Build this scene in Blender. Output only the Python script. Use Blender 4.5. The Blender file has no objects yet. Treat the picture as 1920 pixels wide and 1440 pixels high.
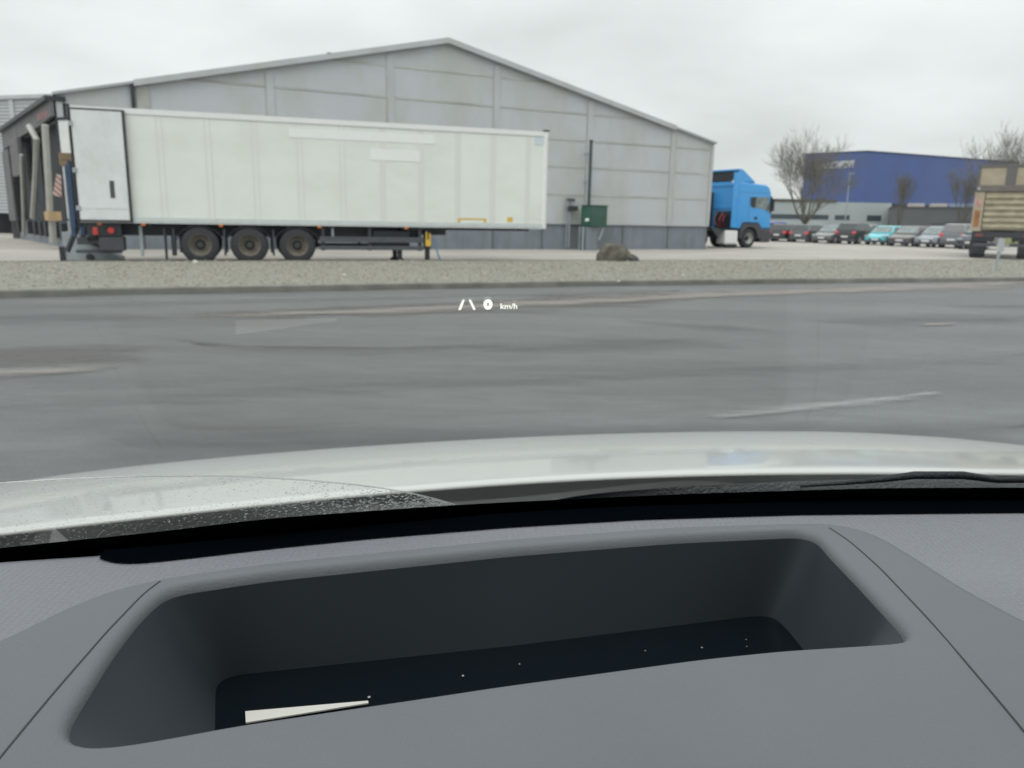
import bpy, bmesh, math, random
import numpy as np
from mathutils import Vector, Matrix
R_ = math.radians
random.seed(7)
scene = bpy.context.scene
COL = scene.collection

# ------------------------------------------------------------------ camera
EYE = 1.30
FPX = 1450.0                      # focal length in pixels of a 1920 px wide frame
PITCH = math.atan(305 / FPX)
ROLL = R_(1.0)
cF = Vector((0, math.cos(PITCH), -math.sin(PITCH)))
cU0 = Vector((0, math.sin(PITCH), math.cos(PITCH)))
cR0 = Vector((1, 0, 0))
cR = math.cos(ROLL) * cR0 + math.sin(ROLL) * cU0
cU = -math.sin(ROLL) * cR0 + math.cos(ROLL) * cU0
cam = bpy.data.cameras.new('camera')
camo = bpy.data.objects.new('camera', cam)
COL.objects.link(camo)
m = Matrix((cR, cU, -cF)).transposed().to_4x4()
m.translation = Vector((0, 0, EYE))
camo.matrix_world = m
cam.sensor_width = 36
cam.lens = FPX / 1920 * 36
cam.clip_start = 0.01
cam.clip_end = 3000
cam.dof.use_dof = True
cam.dof.focus_distance = 0.30
cam.dof.aperture_fstop = 25
scene.camera = camo

# ------------------------------------------------------------------ sky and sun
SUN_EL, SUN_AZ = R_(60), R_(-150)     # direction the light comes from, measured from +Y towards +X
w = bpy.data.worlds.new('World')
scene.world = w
w.use_nodes = True
nt = w.node_tree
nt.nodes.clear()
def N(t, **kw):
    n = nt.nodes.new(t)
    for k, v in kw.items():
        setattr(n, k, v)
    return n
def L(a, b):
    nt.links.new(a, b)
sky = N('ShaderNodeTexSky', sky_type='NISHITA', sun_disc=False, sun_elevation=SUN_EL, sun_rotation=SUN_AZ)
sky.air_density = 1.0; sky.dust_density = 4.0
hsv = N('ShaderNodeHueSaturation'); hsv.inputs['Saturation'].default_value = 0.15
L(sky.outputs[0], hsv.inputs['Color'])
tc = N('ShaderNodeTexCoord')
sep = N('ShaderNodeSeparateXYZ'); L(tc.outputs['Generated'], sep.inputs[0])
# cloud deck: project the direction on a flat layer
zc = N('ShaderNodeMath', operation='MAXIMUM'); L(sep.outputs[2], zc.inputs[0]); zc.inputs[1].default_value = 0.0
za = N('ShaderNodeMath', operation='ADD'); L(zc.outputs[0], za.inputs[0]); za.inputs[1].default_value = 0.22
dv = N('ShaderNodeVectorMath', operation='DIVIDE'); L(tc.outputs['Generated'], dv.inputs[0])
cb = N('ShaderNodeCombineXYZ')
for i in range(3): L(za.outputs[0], cb.inputs[i])
L(cb.outputs[0], dv.inputs[1])
nz = N('ShaderNodeTexNoise'); nz.inputs['Scale'].default_value = 0.95; nz.inputs['Detail'].default_value = 5; nz.inputs['Roughness'].default_value = 0.5
L(dv.outputs[0], nz.inputs['Vector'])
cr = N('ShaderNodeMapRange'); L(nz.outputs['Fac'], cr.inputs[0])
cr.inputs[1].default_value = 0.32; cr.inputs[2].default_value = 0.68; cr.inputs[3].default_value = 0.85; cr.inputs[4].default_value = 1.14
gr = N('ShaderNodeMapRange'); L(zc.outputs[0], gr.inputs[0])
gr.inputs[1].default_value = 0.0; gr.inputs[2].default_value = 1.0; gr.inputs[3].default_value = 7.9; gr.inputs[4].default_value = 17.0
ml = N('ShaderNodeMath', operation='MULTIPLY'); L(cr.outputs[0], ml.inputs[0]); L(gr.outputs[0], ml.inputs[1])
tint = N('ShaderNodeVectorMath', operation='SCALE'); tint.inputs[0].default_value = (0.965, 1.0, 0.995); L(ml.outputs[0], tint.inputs['Scale'])
mx = N('ShaderNodeMixRGB'); mx.inputs[0].default_value = 0.9; L(hsv.outputs[0], mx.inputs[1]); L(tint.outputs[0], mx.inputs[2])
bg = N('ShaderNodeBackground'); bg.inputs['Strength'].default_value = 0.1; L(mx.outputs[0], bg.inputs['Color'])
wo = N('ShaderNodeOutputWorld'); L(bg.outputs[0], wo.inputs['Surface'])
sl = bpy.data.lights.new('sun', 'SUN'); sl.energy = 1.5; sl.angle = R_(60); sl.color = (1.0, 0.97, 0.92)
so = bpy.data.objects.new('sun', sl); COL.objects.link(so)
sd = Vector((math.cos(SUN_EL) * math.sin(SUN_AZ), math.cos(SUN_EL) * math.cos(SUN_AZ), math.sin(SUN_EL)))
so.rotation_euler = (-sd).to_track_quat('-Z', 'Y').to_euler()
scene.view_settings.view_transform = 'Standard'
scene.view_settings.look = 'None'
scene.view_settings.exposure = 0.0
scene.view_settings.gamma = 1.0
scene.render.engine = 'CYCLES'
scene.cycles.transparent_max_bounces = 24
scene.cycles.max_bounces = 8
scene.cycles.use_denoising = True
scene.cycles.caustics_refractive = False
scene.cycles.caustics_reflective = False

# ------------------------------------------------------------------ helpers
def ray(x, y):
    return cF + cR * ((x - 960) / FPX) - cU * ((y - 720) / FPX)
EYEP = Vector((0, 0, EYE))
def onz(x, y, z=0.0):                       # survey a point of the photograph on a level plane
    d = ray(x, y); return EYEP + d * ((z - EYE) / d.z)
def aty(x, y, Y):
    d = ray(x, y); return EYEP + d * (Y / d.y)
def srgb(r, g, b):
    f = lambda c: (c / 255 / 12.92) if c / 255 <= 0.04045 else ((c / 255 + 0.055) / 1.055) ** 2.4
    return (f(r), f(g), f(b))

def mat(name, col, rough=0.6, metal=0.0, var=0.0, vscale=4.0, bump=0.0, bscale=60.0, coat=0.0, spec=0.5,
        stain=None, stain_amt=0.0, stain_scale=(1, 1, 1), emit=0.0, alpha=1.0, rvar=0.0, detail=4.0):
    M = bpy.data.materials.new(name); M.use_nodes = True
    t = M.node_tree; b = t.nodes['Principled BSDF']
    b.inputs['Roughness'].default_value = rough
    b.inputs['Metallic'].default_value = metal
    b.inputs['Coat Weight'].default_value = coat
    b.inputs['Coat Roughness'].default_value = 0.06
    b.inputs['Specular IOR Level'].default_value = spec
    c4 = (*col, 1)
    tcn = t.nodes.new('ShaderNodeTexCoord')
    n = t.nodes.new('ShaderNodeTexNoise'); n.inputs['Scale'].default_value = vscale; n.inputs['Detail'].default_value = detail
    t.links.new(tcn.outputs['Object'], n.inputs['Vector'])
    mr = t.nodes.new('ShaderNodeMapRange')
    mr.inputs[1].default_value = 0.3; mr.inputs[2].default_value = 0.7
    mr.inputs[3].default_value = 1 - var; mr.inputs[4].default_value = 1 + var
    t.links.new(n.outputs['Fac'], mr.inputs[0])
    sc = t.nodes.new('ShaderNodeVectorMath'); sc.operation = 'SCALE'; sc.inputs[0].default_value = col
    t.links.new(mr.outputs[0], sc.inputs['Scale'])
    out = sc.outputs[0]
    if stain is not None:
        mp = t.nodes.new('ShaderNodeMapping'); mp.inputs['Scale'].default_value = stain_scale
        t.links.new(tcn.outputs['Object'], mp.inputs[0])
        n2 = t.nodes.new('ShaderNodeTexNoise'); n2.inputs['Scale'].default_value = 1.0; n2.inputs['Detail'].default_value = 7; n2.inputs['Roughness'].default_value = 0.65
        t.links.new(mp.outputs[0], n2.inputs['Vector'])
        m2 = t.nodes.new('ShaderNodeMapRange'); m2.inputs[1].default_value = 0.45; m2.inputs[2].default_value = 0.78
        m2.inputs[3].default_value = 0; m2.inputs[4].default_value = stain_amt
        t.links.new(n2.outputs['Fac'], m2.inputs[0])
        mxx = t.nodes.new('ShaderNodeMixRGB'); mxx.inputs[2].default_value = (*stain, 1)
        t.links.new(m2.outputs[0], mxx.inputs[0]); t.links.new(out, mxx.inputs[1])
        out = mxx.outputs[0]
    t.links.new(out, b.inputs['Base Color'])
    if rvar:
        m3 = t.nodes.new('ShaderNodeMapRange'); m3.inputs[1].default_value = .3; m3.inputs[2].default_value = .7
        m3.inputs[3].default_value = rough - rvar; m3.inputs[4].default_value = rough + rvar
        t.links.new(n.outputs['Fac'], m3.inputs[0]); t.links.new(m3.outputs[0], b.inputs['Roughness'])
    if bump:
        n3 = t.nodes.new('ShaderNodeTexNoise'); n3.inputs['Scale'].default_value = bscale; n3.inputs['Detail'].default_value = 3
        t.links.new(tcn.outputs['Object'], n3.inputs['Vector'])
        bp = t.nodes.new('ShaderNodeBump'); bp.inputs['Strength'].default_value = bump; bp.inputs['Distance'].default_value = 0.02
        t.links.new(n3.outputs['Fac'], bp.inputs['Height']); t.links.new(bp.outputs[0], b.inputs['Normal'])
    if emit:
        b.inputs['Emission Color'].default_value = c4; b.inputs['Emission Strength'].default_value = emit
    return M

def ribbed(M, axis, period, depth, strength=0.6):
    """adds a ribbed-sheet bump to a material, ribs repeating along the given object axis"""
    t = M.node_tree; b = t.nodes['Principled BSDF']
    tcn = t.nodes.new('ShaderNodeTexCoord')
    wv = t.nodes.new('ShaderNodeTexWave'); wv.wave_type = 'BANDS'; wv.bands_direction = axis
    wv.inputs['Scale'].default_value = 0.314 / period
    t.links.new(tcn.outputs['Object'], wv.inputs['Vector'])
    bp = t.nodes.new('ShaderNodeBump'); bp.inputs['Strength'].default_value = strength; bp.inputs['Distance'].default_value = depth
    t.links.new(wv.outputs['Fac'], bp.inputs['Height']); t.links.new(bp.outputs[0], b.inputs['Normal'])
    return M

class MB:
    def __init__(s): s.v = []; s.f = []
    def add(s, vs, fs):
        o = len(s.v); s.v += [tuple(p) for p in vs]; s.f += [tuple(i + o for i in q) for q in fs]
        return s
    def box(s, x0, x1, y0, y1, z0, z1):
        return s.add([(x0, y0, z0), (x1, y0, z0), (x1, y1, z0), (x0, y1, z0), (x0, y0, z1), (x1, y0, z1), (x1, y1, z1), (x0, y1, z1)],
                     [(0, 3, 2, 1), (4, 5, 6, 7), (0, 1, 5, 4), (1, 2, 6, 5), (2, 3, 7, 6), (3, 0, 4, 7)])
    def prism(s, pts, vec):
        n = len(pts); v = Vector(vec); a = [Vector(p) for p in pts]
        return s.add(a + [p + v for p in a], [tuple(range(n))[::-1], tuple(range(n, 2 * n))] + [(i, (i + 1) % n, n + (i + 1) % n, n + i) for i in range(n)])
    def cyl(s, p0, p1, r0, r1=None, n=16, caps=True):
        r1 = r0 if r1 is None else r1
        p0 = Vector(p0); p1 = Vector(p1); d = (p1 - p0).normalized()
        a = d.orthogonal().normalized(); b = d.cross(a)
        vs = []
        for p, r in ((p0, r0), (p1, r1)):
            for i in range(n):
                t = 2 * math.pi * i / n; vs.append(p + (a * math.cos(t) + b * math.sin(t)) * r)
        fs = [(i, (i + 1) % n, n + (i + 1) % n, n + i) for i in range(n)]
        if caps: fs += [tuple(range(n))[::-1], tuple(range(n, 2 * n))]
        return s.add(vs, fs)
    def tube(s, path, r, n=8):
        P = [Vector(p) for p in path]; rs = r if isinstance(r, (list, tuple)) else [r] * len(P)
        vs = []; a = None
        for i, p in enumerate(P):
            d = (P[min(i + 1, len(P) - 1)] - P[max(i - 1, 0)]).normalized()
            if a is None: a = d.orthogonal().normalized()
            else:
                a = (a - d * a.dot(d))
                a = a.normalized() if a.length > 1e-6 else d.orthogonal().normalized()
            b = d.cross(a)
            for k in range(n):
                t = 2 * math.pi * k / n; vs.append(p + (a * math.cos(t) + b * math.sin(t)) * rs[i])
        fs = [(i * n + k, i * n + (k + 1) % n, (i + 1) * n + (k + 1) % n, (i + 1) * n + k) for i in range(len(P) - 1) for k in range(n)]
        fs += [tuple(range(n))[::-1], tuple(range((len(P) - 1) * n, len(P) * n))]
        return s.add(vs, fs)
    def lathe(s, prof, c, axis='y', n=32):
        """profile of (radius, offset along the axis) turned round the axis through c"""
        vs = []
        for r, h in prof:
            for k in range(n):
                t = 2 * math.pi * k / n; u, q = r * math.cos(t), r * math.sin(t)
                vs.append((c[0] + u, c[1] + h, c[2] + q) if axis == 'y' else ((c[0] + u, c[1] + q, c[2] + h) if axis == 'z' else (c[0] + h, c[1] + u, c[2] + q)))
        m_ = len(prof)
        fs = [(i * n + k, i * n + (k + 1) % n, (i + 1) * n + (k + 1) % n, (i + 1) * n + k) for i in range(m_ - 1) for k in range(n)]
        return s.add(vs, fs)
    def grid(s, rows):
        n = len(rows[0])
        return s.add([p for r in rows for p in r], [(i * n + k, i * n + k + 1, (i + 1) * n + k + 1, (i + 1) * n + k) for i in range(len(rows) - 1) for k in range(n - 1)])
    def mesh(s, name, smooth=False, recalc=True):
        me = bpy.data.meshes.new(name); me.from_pydata(s.v, [], s.f)
        if recalc:
            bm = bmesh.new(); bm.from_mesh(me); bmesh.ops.recalc_face_normals(bm, faces=bm.faces); bm.to_mesh(me); bm.free()
        if smooth: me.polygons.foreach_set('use_smooth', [True] * len(me.polygons))
        me.update(); return me
    def build(s, name, M, parent=None, smooth=False, bevel=0.0, seg=2, recalc=True):
        o = bpy.data.objects.new(name, s.mesh(name, smooth, recalc)); COL.objects.link(o)
        if M: o.data.materials.append(M)
        if parent: o.parent = parent
        if bevel:
            b = o.modifiers.new('bevel', 'BEVEL'); b.width = bevel; b.segments = seg; b.limit_method = 'ANGLE'; b.angle_limit = R_(40)
        return o

def tag(o, label=None, cat=None, group=None, kind=None):
    if label: o['label'] = label
    if cat: o['category'] = cat
    if group: o['group'] = group
    if kind: o['kind'] = kind
    return o
def thing(name, label, cat, loc=(0, 0, 0), rz=0.0, group=None, scale=1.0):
    o = bpy.data.objects.new(name, None); COL.objects.link(o)
    o.location = loc; o.rotation_euler = (0, 0, rz); o.scale = (scale,) * 3; o.empty_display_size = 0.2
    return tag(o, label, cat, group)
SPLIT = set("corner_trim plinth_joint bracket side_wall plinth buffer corner_post rung warning_flag cylinder mudguard mudflap side_guard guard_post side_window bumper headlight tail_light number_plate roof_unit upper_board wheel_arch fender door pillar lower_rail upper_rail side_fairing pilaster support_bracket faded_sign dust air_line door_hinge end_wall bracket light_board conduit step upper_side foot yellow_bracket_mark rear_recess rear_panel_lip foot_plate leg_crossbar chassis window_trim verge_fascia yellow_guard door_seam".split())
def components(b):
    par = list(range(len(b.v)))
    def find(i):
        while par[i] != i: par[i] = par[par[i]]; i = par[i]
        return i
    for f in b.f:
        for i in f[1:]: par[find(i)] = find(f[0])
    lo, hi = {}, {}
    for i, p in enumerate(b.v):
        r = find(i)
        lo[r] = [min(a, c) for a, c in zip(lo.get(r, p), p)]; hi[r] = [max(a, c) for a, c in zip(hi.get(r, p), p)]
    rs = list(lo); e = .004           # pieces whose boxes touch belong together
    grp = {r: r for r in rs}
    def g(r):
        while grp[r] != r: r = grp[r]
        return r
    for i, a in enumerate(rs):
        for c in rs[i + 1:]:
            if all(lo[a][k] - e <= hi[c][k] and lo[c][k] - e <= hi[a][k] for k in range(3)): grp[g(a)] = g(c)
    out = {}
    for f in b.f: out.setdefault(g(find(f[0])), []).append(f)
    res = []
    for fs in out.values():
        ids = sorted({i for f in fs for i in f}); ix = {i: k for k, i in enumerate(ids)}
        m_ = MB(); m_.v = [b.v[i] for i in ids]; m_.f = [tuple(ix[i] for i in f) for f in fs]; res.append(m_)
    return res
def quick(name, M, fn, parent=None, **kw):
    b = MB(); fn(b)
    if name in SPLIT and parent is not None:
        return [c.build(name, M, parent, **kw) for c in components(b)][0]
    return b.build(name, M, parent, **kw)
def copy_tree(o, parent=None):
    c = o.copy(); COL.objects.link(c)
    if parent: c.parent = parent
    for ch in list(o.children): copy_tree(ch, c)
    return c
def set_mats(o, table):
    """give a copied thing its own meshes in another paint"""
    for ch in [o] + list(o.children_recursive):
        if ch.type == 'MESH' and ch.data.materials and ch.data.materials[0] in table:
            ch.data = ch.data.copy(); ch.data.materials[0] = table[ch.data.materials[0]]

# ------------------------------------------------------------------ materials
def asphalt_material():
    M = mat('asphalt', (0.085, 0.088, 0.090), rough=0.62, bump=0.35, bscale=190)
    t = M.node_tree; b = t.nodes['Principled BSDF']
    tcn = t.nodes.new('ShaderNodeTexCoord')
    mp = t.nodes.new('ShaderNodeMapping'); mp.inputs['Rotation'].default_value = (0, 0, R_(-21)); mp.inputs['Scale'].default_value = (0.10, 0.50, 1)
    t.links.new(tcn.outputs['Object'], mp.inputs[0])
    n = t.nodes.new('ShaderNodeTexNoise'); n.inputs['Scale'].default_value = 1.3; n.inputs['Detail'].default_value = 6; n.inputs['Distortion'].default_value = 0.4
    t.links.new(mp.outputs[0], n.inputs['Vector'])
    rp = t.nodes.new('ShaderNodeValToRGB')
    rp.color_ramp.elements[0].position = 0.33; rp.color_ramp.elements[0].color = (0.070, 0.072, 0.073, 1)
    rp.color_ramp.elements[1].position = 0.66; rp.color_ramp.elements[1].color = (0.136, 0.143, 0.144, 1)
    t.links.new(n.outputs['Fac'], rp.inputs[0])
    n2 = t.nodes.new('ShaderNodeTexNoise'); n2.inputs['Scale'].default_value = 55; n2.inputs['Detail'].default_value = 3
    t.links.new(tcn.outputs['Object'], n2.inputs['Vector'])
    mr = t.nodes.new('ShaderNodeMapRange'); mr.inputs[1].default_value = .25; mr.inputs[2].default_value = .75; mr.inputs[3].default_value = .82; mr.inputs[4].default_value = 1.18
    t.links.new(n2.outputs['Fac'], mr.inputs[0])
    mu = t.nodes.new('ShaderNodeVectorMath'); mu.operation = 'SCALE'
    t.links.new(rp.outputs[0], mu.inputs[0]); t.links.new(mr.outputs[0], mu.inputs['Scale'])
    mp2 = t.nodes.new('ShaderNodeMapping'); mp2.inputs['Rotation'].default_value = (0, 0, R_(-30)); mp2.inputs['Scale'].default_value = (.8, 2.6, 1)
    t.links.new(tcn.outputs['Object'], mp2.inputs[0])
    n5 = t.nodes.new('ShaderNodeTexNoise'); n5.inputs['Scale'].default_value = 2.5; n5.inputs['Detail'].default_value = 8; n5.inputs['Roughness'].default_value = .72
    t.links.new(mp2.outputs[0], n5.inputs['Vector'])
    mr5 = t.nodes.new('ShaderNodeMapRange'); mr5.inputs[1].default_value = .3; mr5.inputs[2].default_value = .7; mr5.inputs[3].default_value = .82; mr5.inputs[4].default_value = 1.18
    t.links.new(n5.outputs['Fac'], mr5.inputs[0])
    mu2 = t.nodes.new('ShaderNodeVectorMath'); mu2.operation = 'SCALE'
    t.links.new(mu.outputs[0], mu2.inputs[0]); t.links.new(mr5.outputs[0], mu2.inputs['Scale']); mu = mu2
    t.links.new(mu.outputs[0], b.inputs['Base Color'])
    m3 = t.nodes.new('ShaderNodeMapRange'); m3.inputs[1].default_value = .3; m3.inputs[2].default_value = .7; m3.inputs[3].default_value = .45; m3.inputs[4].default_value = .7
    t.links.new(n.outputs['Fac'], m3.inputs[0]); t.links.new(m3.outputs[0], b.inputs['Roughness'])
    return M
def patch_material(name, col, lo=0.42, hi=0.6, scale=(0.25, 1.1, 1), rot=-21, amount=1.0):
    """worn coating that breaks up along its edges"""
    M = bpy.data.materials.new(name); M.use_nodes = True
    t = M.node_tree; b = t.nodes['Principled BSDF']; b.inputs['Base Color'].default_value = (*col, 1); b.inputs['Roughness'].default_value = 0.8
    tcn = t.nodes.new('ShaderNodeTexCoord')
    mp = t.nodes.new('ShaderNodeMapping'); mp.inputs['Rotation'].default_value = (0, 0, R_(rot)); mp.inputs['Scale'].default_value = scale
    t.links.new(tcn.outputs['Object'], mp.inputs[0])
    n = t.nodes.new('ShaderNodeTexNoise'); n.inputs['Scale'].default_value = 2.2; n.inputs['Detail'].default_value = 9; n.inputs['Roughness'].default_value = 0.7
    t.links.new(mp.outputs[0], n.inputs['Vector'])
    at = t.nodes.new('ShaderNodeAttribute'); at.attribute_name = 'edge'
    ad = t.nodes.new('ShaderNodeMath'); ad.operation = 'MULTIPLY_ADD'; ad.inputs[1].default_value = 0.45; ad.inputs[2].default_value = -0.22
    t.links.new(at.outputs['Fac'], ad.inputs[0])
    a2 = t.nodes.new('ShaderNodeMath'); a2.operation = 'ADD'
    t.links.new(ad.outputs[0], a2.inputs[0]); t.links.new(n.outputs['Fac'], a2.inputs[1])
    mr = t.nodes.new('ShaderNodeMapRange'); mr.inputs[1].default_value = lo; mr.inputs[2].default_value = hi; mr.inputs[4].default_value = amount
    t.links.new(a2.outputs[0], mr.inputs[0])
    t.links.new(mr.outputs[0], b.inputs['Alpha'])
    return M

M_asphalt = asphalt_material()
M_yard = mat('yard_paving', (0.37, 0.345, 0.315), rough=0.85, var=0.12, vscale=0.35, bump=0.2, bscale=40, stain=(0.20, 0.19, 0.18), stain_amt=0.45, stain_scale=(0.10, 0.45, 1))
M_verge = mat('gravel_ground', (0.222, 0.214, 0.182), rough=0.95, var=0.2, vscale=14, bump=0.6, bscale=35, stain=(0.15, 0.155, 0.12), stain_amt=0.4, stain_scale=(0.7, 0.7, 1))
M_kerb = mat('kerb_concrete', (0.20, 0.195, 0.175), rough=0.9, var=0.2, vscale=3, bump=0.4, bscale=50, stain=(0.09, 0.095, 0.07), stain_amt=0.7, stain_scale=(1.2, 1.2, 3))
M_grass = mat('grass_bank', (0.12, 0.135, 0.035), rough=0.9, var=0.3, vscale=0.8)
M_clad = ribbed(mat('grey_cladding', (0.47, 0.49, 0.515), rough=0.5, var=0.03, vscale=0.5, stain=(0.37, 0.385, 0.325), stain_amt=0.8, stain_scale=(0.55, 0.8, 0.22)), 'Z', 0.12, 0.010, 0.3)
M_trim = mat('pale_trim', (0.455, 0.475, 0.495), rough=0.5, var=0.05, vscale=1.0, stain=(0.30, 0.30, 0.24), stain_amt=0.5, stain_scale=(0.6, 0.6, 0.3))
M_moss = mat('mossy_flashing', (0.425, 0.44, 0.425), rough=0.7, var=0.15, vscale=0.7, stain=(0.25, 0.25, 0.18), stain_amt=0.85, stain_scale=(0.35, 0.35, 1))
M_plinth = mat('plinth_concrete', (0.20, 0.225, 0.265), rough=0.75, var=0.12, vscale=0.9, stain=(0.12, 0.135, 0.115), stain_amt=0.85, stain_scale=(1.6, 1.6, 0.22))
M_roof = mat('roof_sheet', (0.38, 0.40, 0.42), rough=0.55, var=0.05)
M_dark = mat('dark_steel', (0.022, 0.025, 0.031), rough=0.5, var=0.2, vscale=3)
M_chassis = mat('chassis_paint', (0.040, 0.046, 0.058), rough=0.45, var=0.2, vscale=2.5, stain=(0.09, 0.085, 0.075), stain_amt=0.4, stain_scale=(2, 2, 2))
M_rubber = mat('tyre_rubber', (0.036, 0.038, 0.043), rough=0.8, var=0.15, vscale=6)
M_rim_dirty = mat('dusty_rim', (0.20, 0.185, 0.155), rough=0.6, var=0.3, vscale=8)
M_hub = mat('hub_dark', (0.05, 0.05, 0.052), rough=0.6)
M_rim = mat('silver_rim', (0.48, 0.48, 0.48), rough=0.35, metal=0.5, var=0.1)
M_box = mat('cream_box_panel', (0.765, 0.80, 0.755), rough=0.32, var=0.02, vscale=0.7, stain=(0.60, 0.60, 0.54), stain_amt=0.5, stain_scale=(0.5, 0.5, 0.8), coat=0.15)
M_boxseam = mat('box_panel_seam', (0.70, 0.715, 0.685), rough=0.45)
M_white = mat('white_paint', (0.78, 0.79, 0.79), rough=0.3, var=0.03, coat=0.2)
M_door = mat('door_white', (0.72, 0.745, 0.755), rough=0.35, var=0.03, vscale=1.2, stain=(0.50, 0.51, 0.50), stain_amt=0.7, stain_scale=(1.6, 1.6, 1.0))
M_alu = mat('aluminium_rail', (0.62, 0.66, 0.66), rough=0.4, metal=0.2, var=0.05)
M_patch = mat('whiter_repaint', (0.81, 0.83, 0.81), rough=0.3, var=0.02)
M_red = mat('red_lamp', (0.55, 0.045, 0.04), rough=0.2, coat=0.5)
M_redlit = mat('car_red_lamp', (0.80, 0.08, 0.09), rough=0.2, coat=.5)
M_orange = mat('amber_lamp', (0.75, 0.20, 0.03), rough=0.25, coat=0.5)
M_yellow = mat('yellow_paint', (0.72, 0.47, 0.06), rough=0.5, var=0.1)
M_blue = mat('blue_cab_paint', (0.05, 0.33, 0.74), rough=0.28, var=0.03, coat=0.5)
M_greyplastic = mat('grey_plastic', (0.060, 0.064, 0.072), rough=0.6, var=0.1)
M_glassdark = mat('tinted_glass', (0.035, 0.042, 0.045), rough=0.06, spec=0.8)
M_glasspale = mat('cab_glass', (0.16, 0.20, 0.20), rough=0.06, spec=0.9, var=0.5, vscale=3)
M_store = mat('blue_store_cladding', (0.075, 0.120, 0.31), rough=0.5, var=0.05, vscale=0.2)
M_office = mat('pale_office_wall', (0.40, 0.445, 0.445), rough=0.6, var=0.06, vscale=0.3)
M_greywall = mat('grey_shed_wall', (0.115, 0.122, 0.125), rough=0.7, var=0.12, vscale=0.3)
M_brownfascia = mat('brown_fascia', (0.11, 0.10, 0.095), rough=0.7, var=0.1)
M_window = mat('dark_window', (0.05, 0.065, 0.08), rough=0.1, spec=0.7)
M_bark = mat('grey_bark', (0.105, 0.095, 0.075), rough=0.9, var=0.3, vscale=2)
M_twig = mat('twig_bark', (0.13, 0.122, 0.10), rough=0.9, var=0.2, vscale=1)
M_green = mat('green_cabinet_paint', (0.030, 0.085, 0.065), rough=0.45, var=0.1)
M_stone = mat('boulder_stone', (0.095, 0.088, 0.070), rough=0.9, var=0.45, vscale=3.5, bump=0.8, bscale=9, detail=8)
M_galv = mat('galvanised_steel', (0.36, 0.40, 0.42), rough=0.5, metal=0.3, var=0.1)
M_beige = mat('beige_tipper_paint', (0.40, 0.35, 0.26), rough=0.6, var=0.15, vscale=1.5, stain=(0.20, 0.15, 0.09), stain_amt=0.8, stain_scale=(1.5, 1.5, 1.5))
M_rust = mat('rusty_panel', (0.30, 0.13, 0.05), rough=0.8, var=0.3, vscale=4)
M_cardboard = mat('cardboard', (0.30, 0.215, 0.13), rough=0.85, var=0.15, vscale=3)
M_bluesteel = mat('dark_blue_steel', (0.035, 0.075, 0.16), rough=0.5, var=0.15)
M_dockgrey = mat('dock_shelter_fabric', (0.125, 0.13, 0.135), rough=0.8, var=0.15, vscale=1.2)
M_dockdark = mat('dock_interior', (0.022, 0.026, 0.030), rough=0.85, var=0.3, vscale=0.8)  # near-black colour stands for the shade inside the open dock bays
M_dockwhite = mat('weathered_white_frame', (0.40, 0.405, 0.38), rough=0.6, var=0.12, vscale=2)
M_wood = mat('raw_wood', (0.42, 0.30, 0.17), rough=0.8, var=0.2)
M_flag = mat('red_white_flag', (0.55, 0.20, 0.16), rough=0.7)

# ------------------------------------------------------------------ ground
def sheet(name, pts, z, M, kind='structure', sub=None):
    b = MB(); b.add([(p[0], p[1], z) for p in pts], [tuple(range(len(pts)))])
    o = b.build(name, M); o['kind'] = kind; return o
g = sheet('road', [(-900, -900), (900, -900), (900, 900), (-900, 900)], 0.0, M_asphalt)
# verge edges (curving road)
VF = [(-60, -18), (-30, 0.5), (-16, 8.1), (-8.1, 12.25), (-0.03, 15.88), (6.5, 18.25), (13.3, 20.4), (24, 23.4), (40, 27.4), (80, 36.5)]
VB = [(-60, -2), (-30, 11.2), (-16, 17.3), (-8.1, 20.6), (-0.03, 23.72), (6.5, 26.15), (13.3, 28.7), (24, 32.8), (40, 38.8), (80, 53)]
def resample(P, n):
    P = [Vector(p) for p in P]; d = [0]
    for a, b in zip(P, P[1:]): d.append(d[-1] + (b - a).length)
    out = []
    for i in range(n):
        t = d[-1] * i / (n - 1); k = max(j for j in range(len(P)) if d[j] <= t + 1e-9); k = min(k, len(P) - 2)
        out.append(P[k].lerp(P[k + 1], (t - d[k]) / (d[k + 1] - d[k])))
    return out
def smooth_curve(P, n=160, it=60):
    q = resample(P, n)
    for _ in range(it):
        q = [q[0]] + [(q[i - 1] + q[i] * 2 + q[i + 1]) / 4 for i in range(1, n - 1)] + [q[-1]]
    return q
vf = smooth_curve(VF); vb = smooth_curve(VB)
NV = len(vf)
def vergez(t): return 0.105 + 0.045 * t + 0.03 * math.sin(math.pi * t)
rows = []
for k in range(9):
    t = k / 8
    rows.append([(*vf[i].lerp(vb[i], t), vergez(t)) for i in range(NV)])
rows.append([(*(vb[i] + (vb[i] - vf[i]).normalized() * 0.05), 0.0) for i in range(NV)])
o = MB().grid(rows).build('gravel_verge', M_verge, smooth=True); o['kind'] = 'structure'
def kerb_rows():
    r = [[], [], [], [], []]
    for i in range(NV):
        n = (vf[i] - vb[i]).normalized(); p = vf[i]
        r[0].append((*(p + n * 0.14), -0.02)); r[1].append((*(p + n * 0.14), 0.095)); r[2].append((*(p + n * 0.12), 0.115))
        r[3].append((*(p - n * 0.0), 0.118)); r[4].append((*(p - n * 0.0), 0.02))
    return r
o = MB().grid(kerb_rows()).build('kerb', M_kerb); o['kind'] = 'structure'
# back edging, slightly darker, level with the paving
er = [[], [], []]
for i in range(NV):
    n = (vb[i] - vf[i]).normalized(); p = vb[i]
    er[0].append((*(p + n * 0.03), 0.155)); er[1].append((*(p + n * 0.16), 0.15)); er[2].append((*(p + n * 0.16), 0.0))
o = MB().grid(er).build('kerb', M_kerb); o['kind'] = 'structure'
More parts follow.
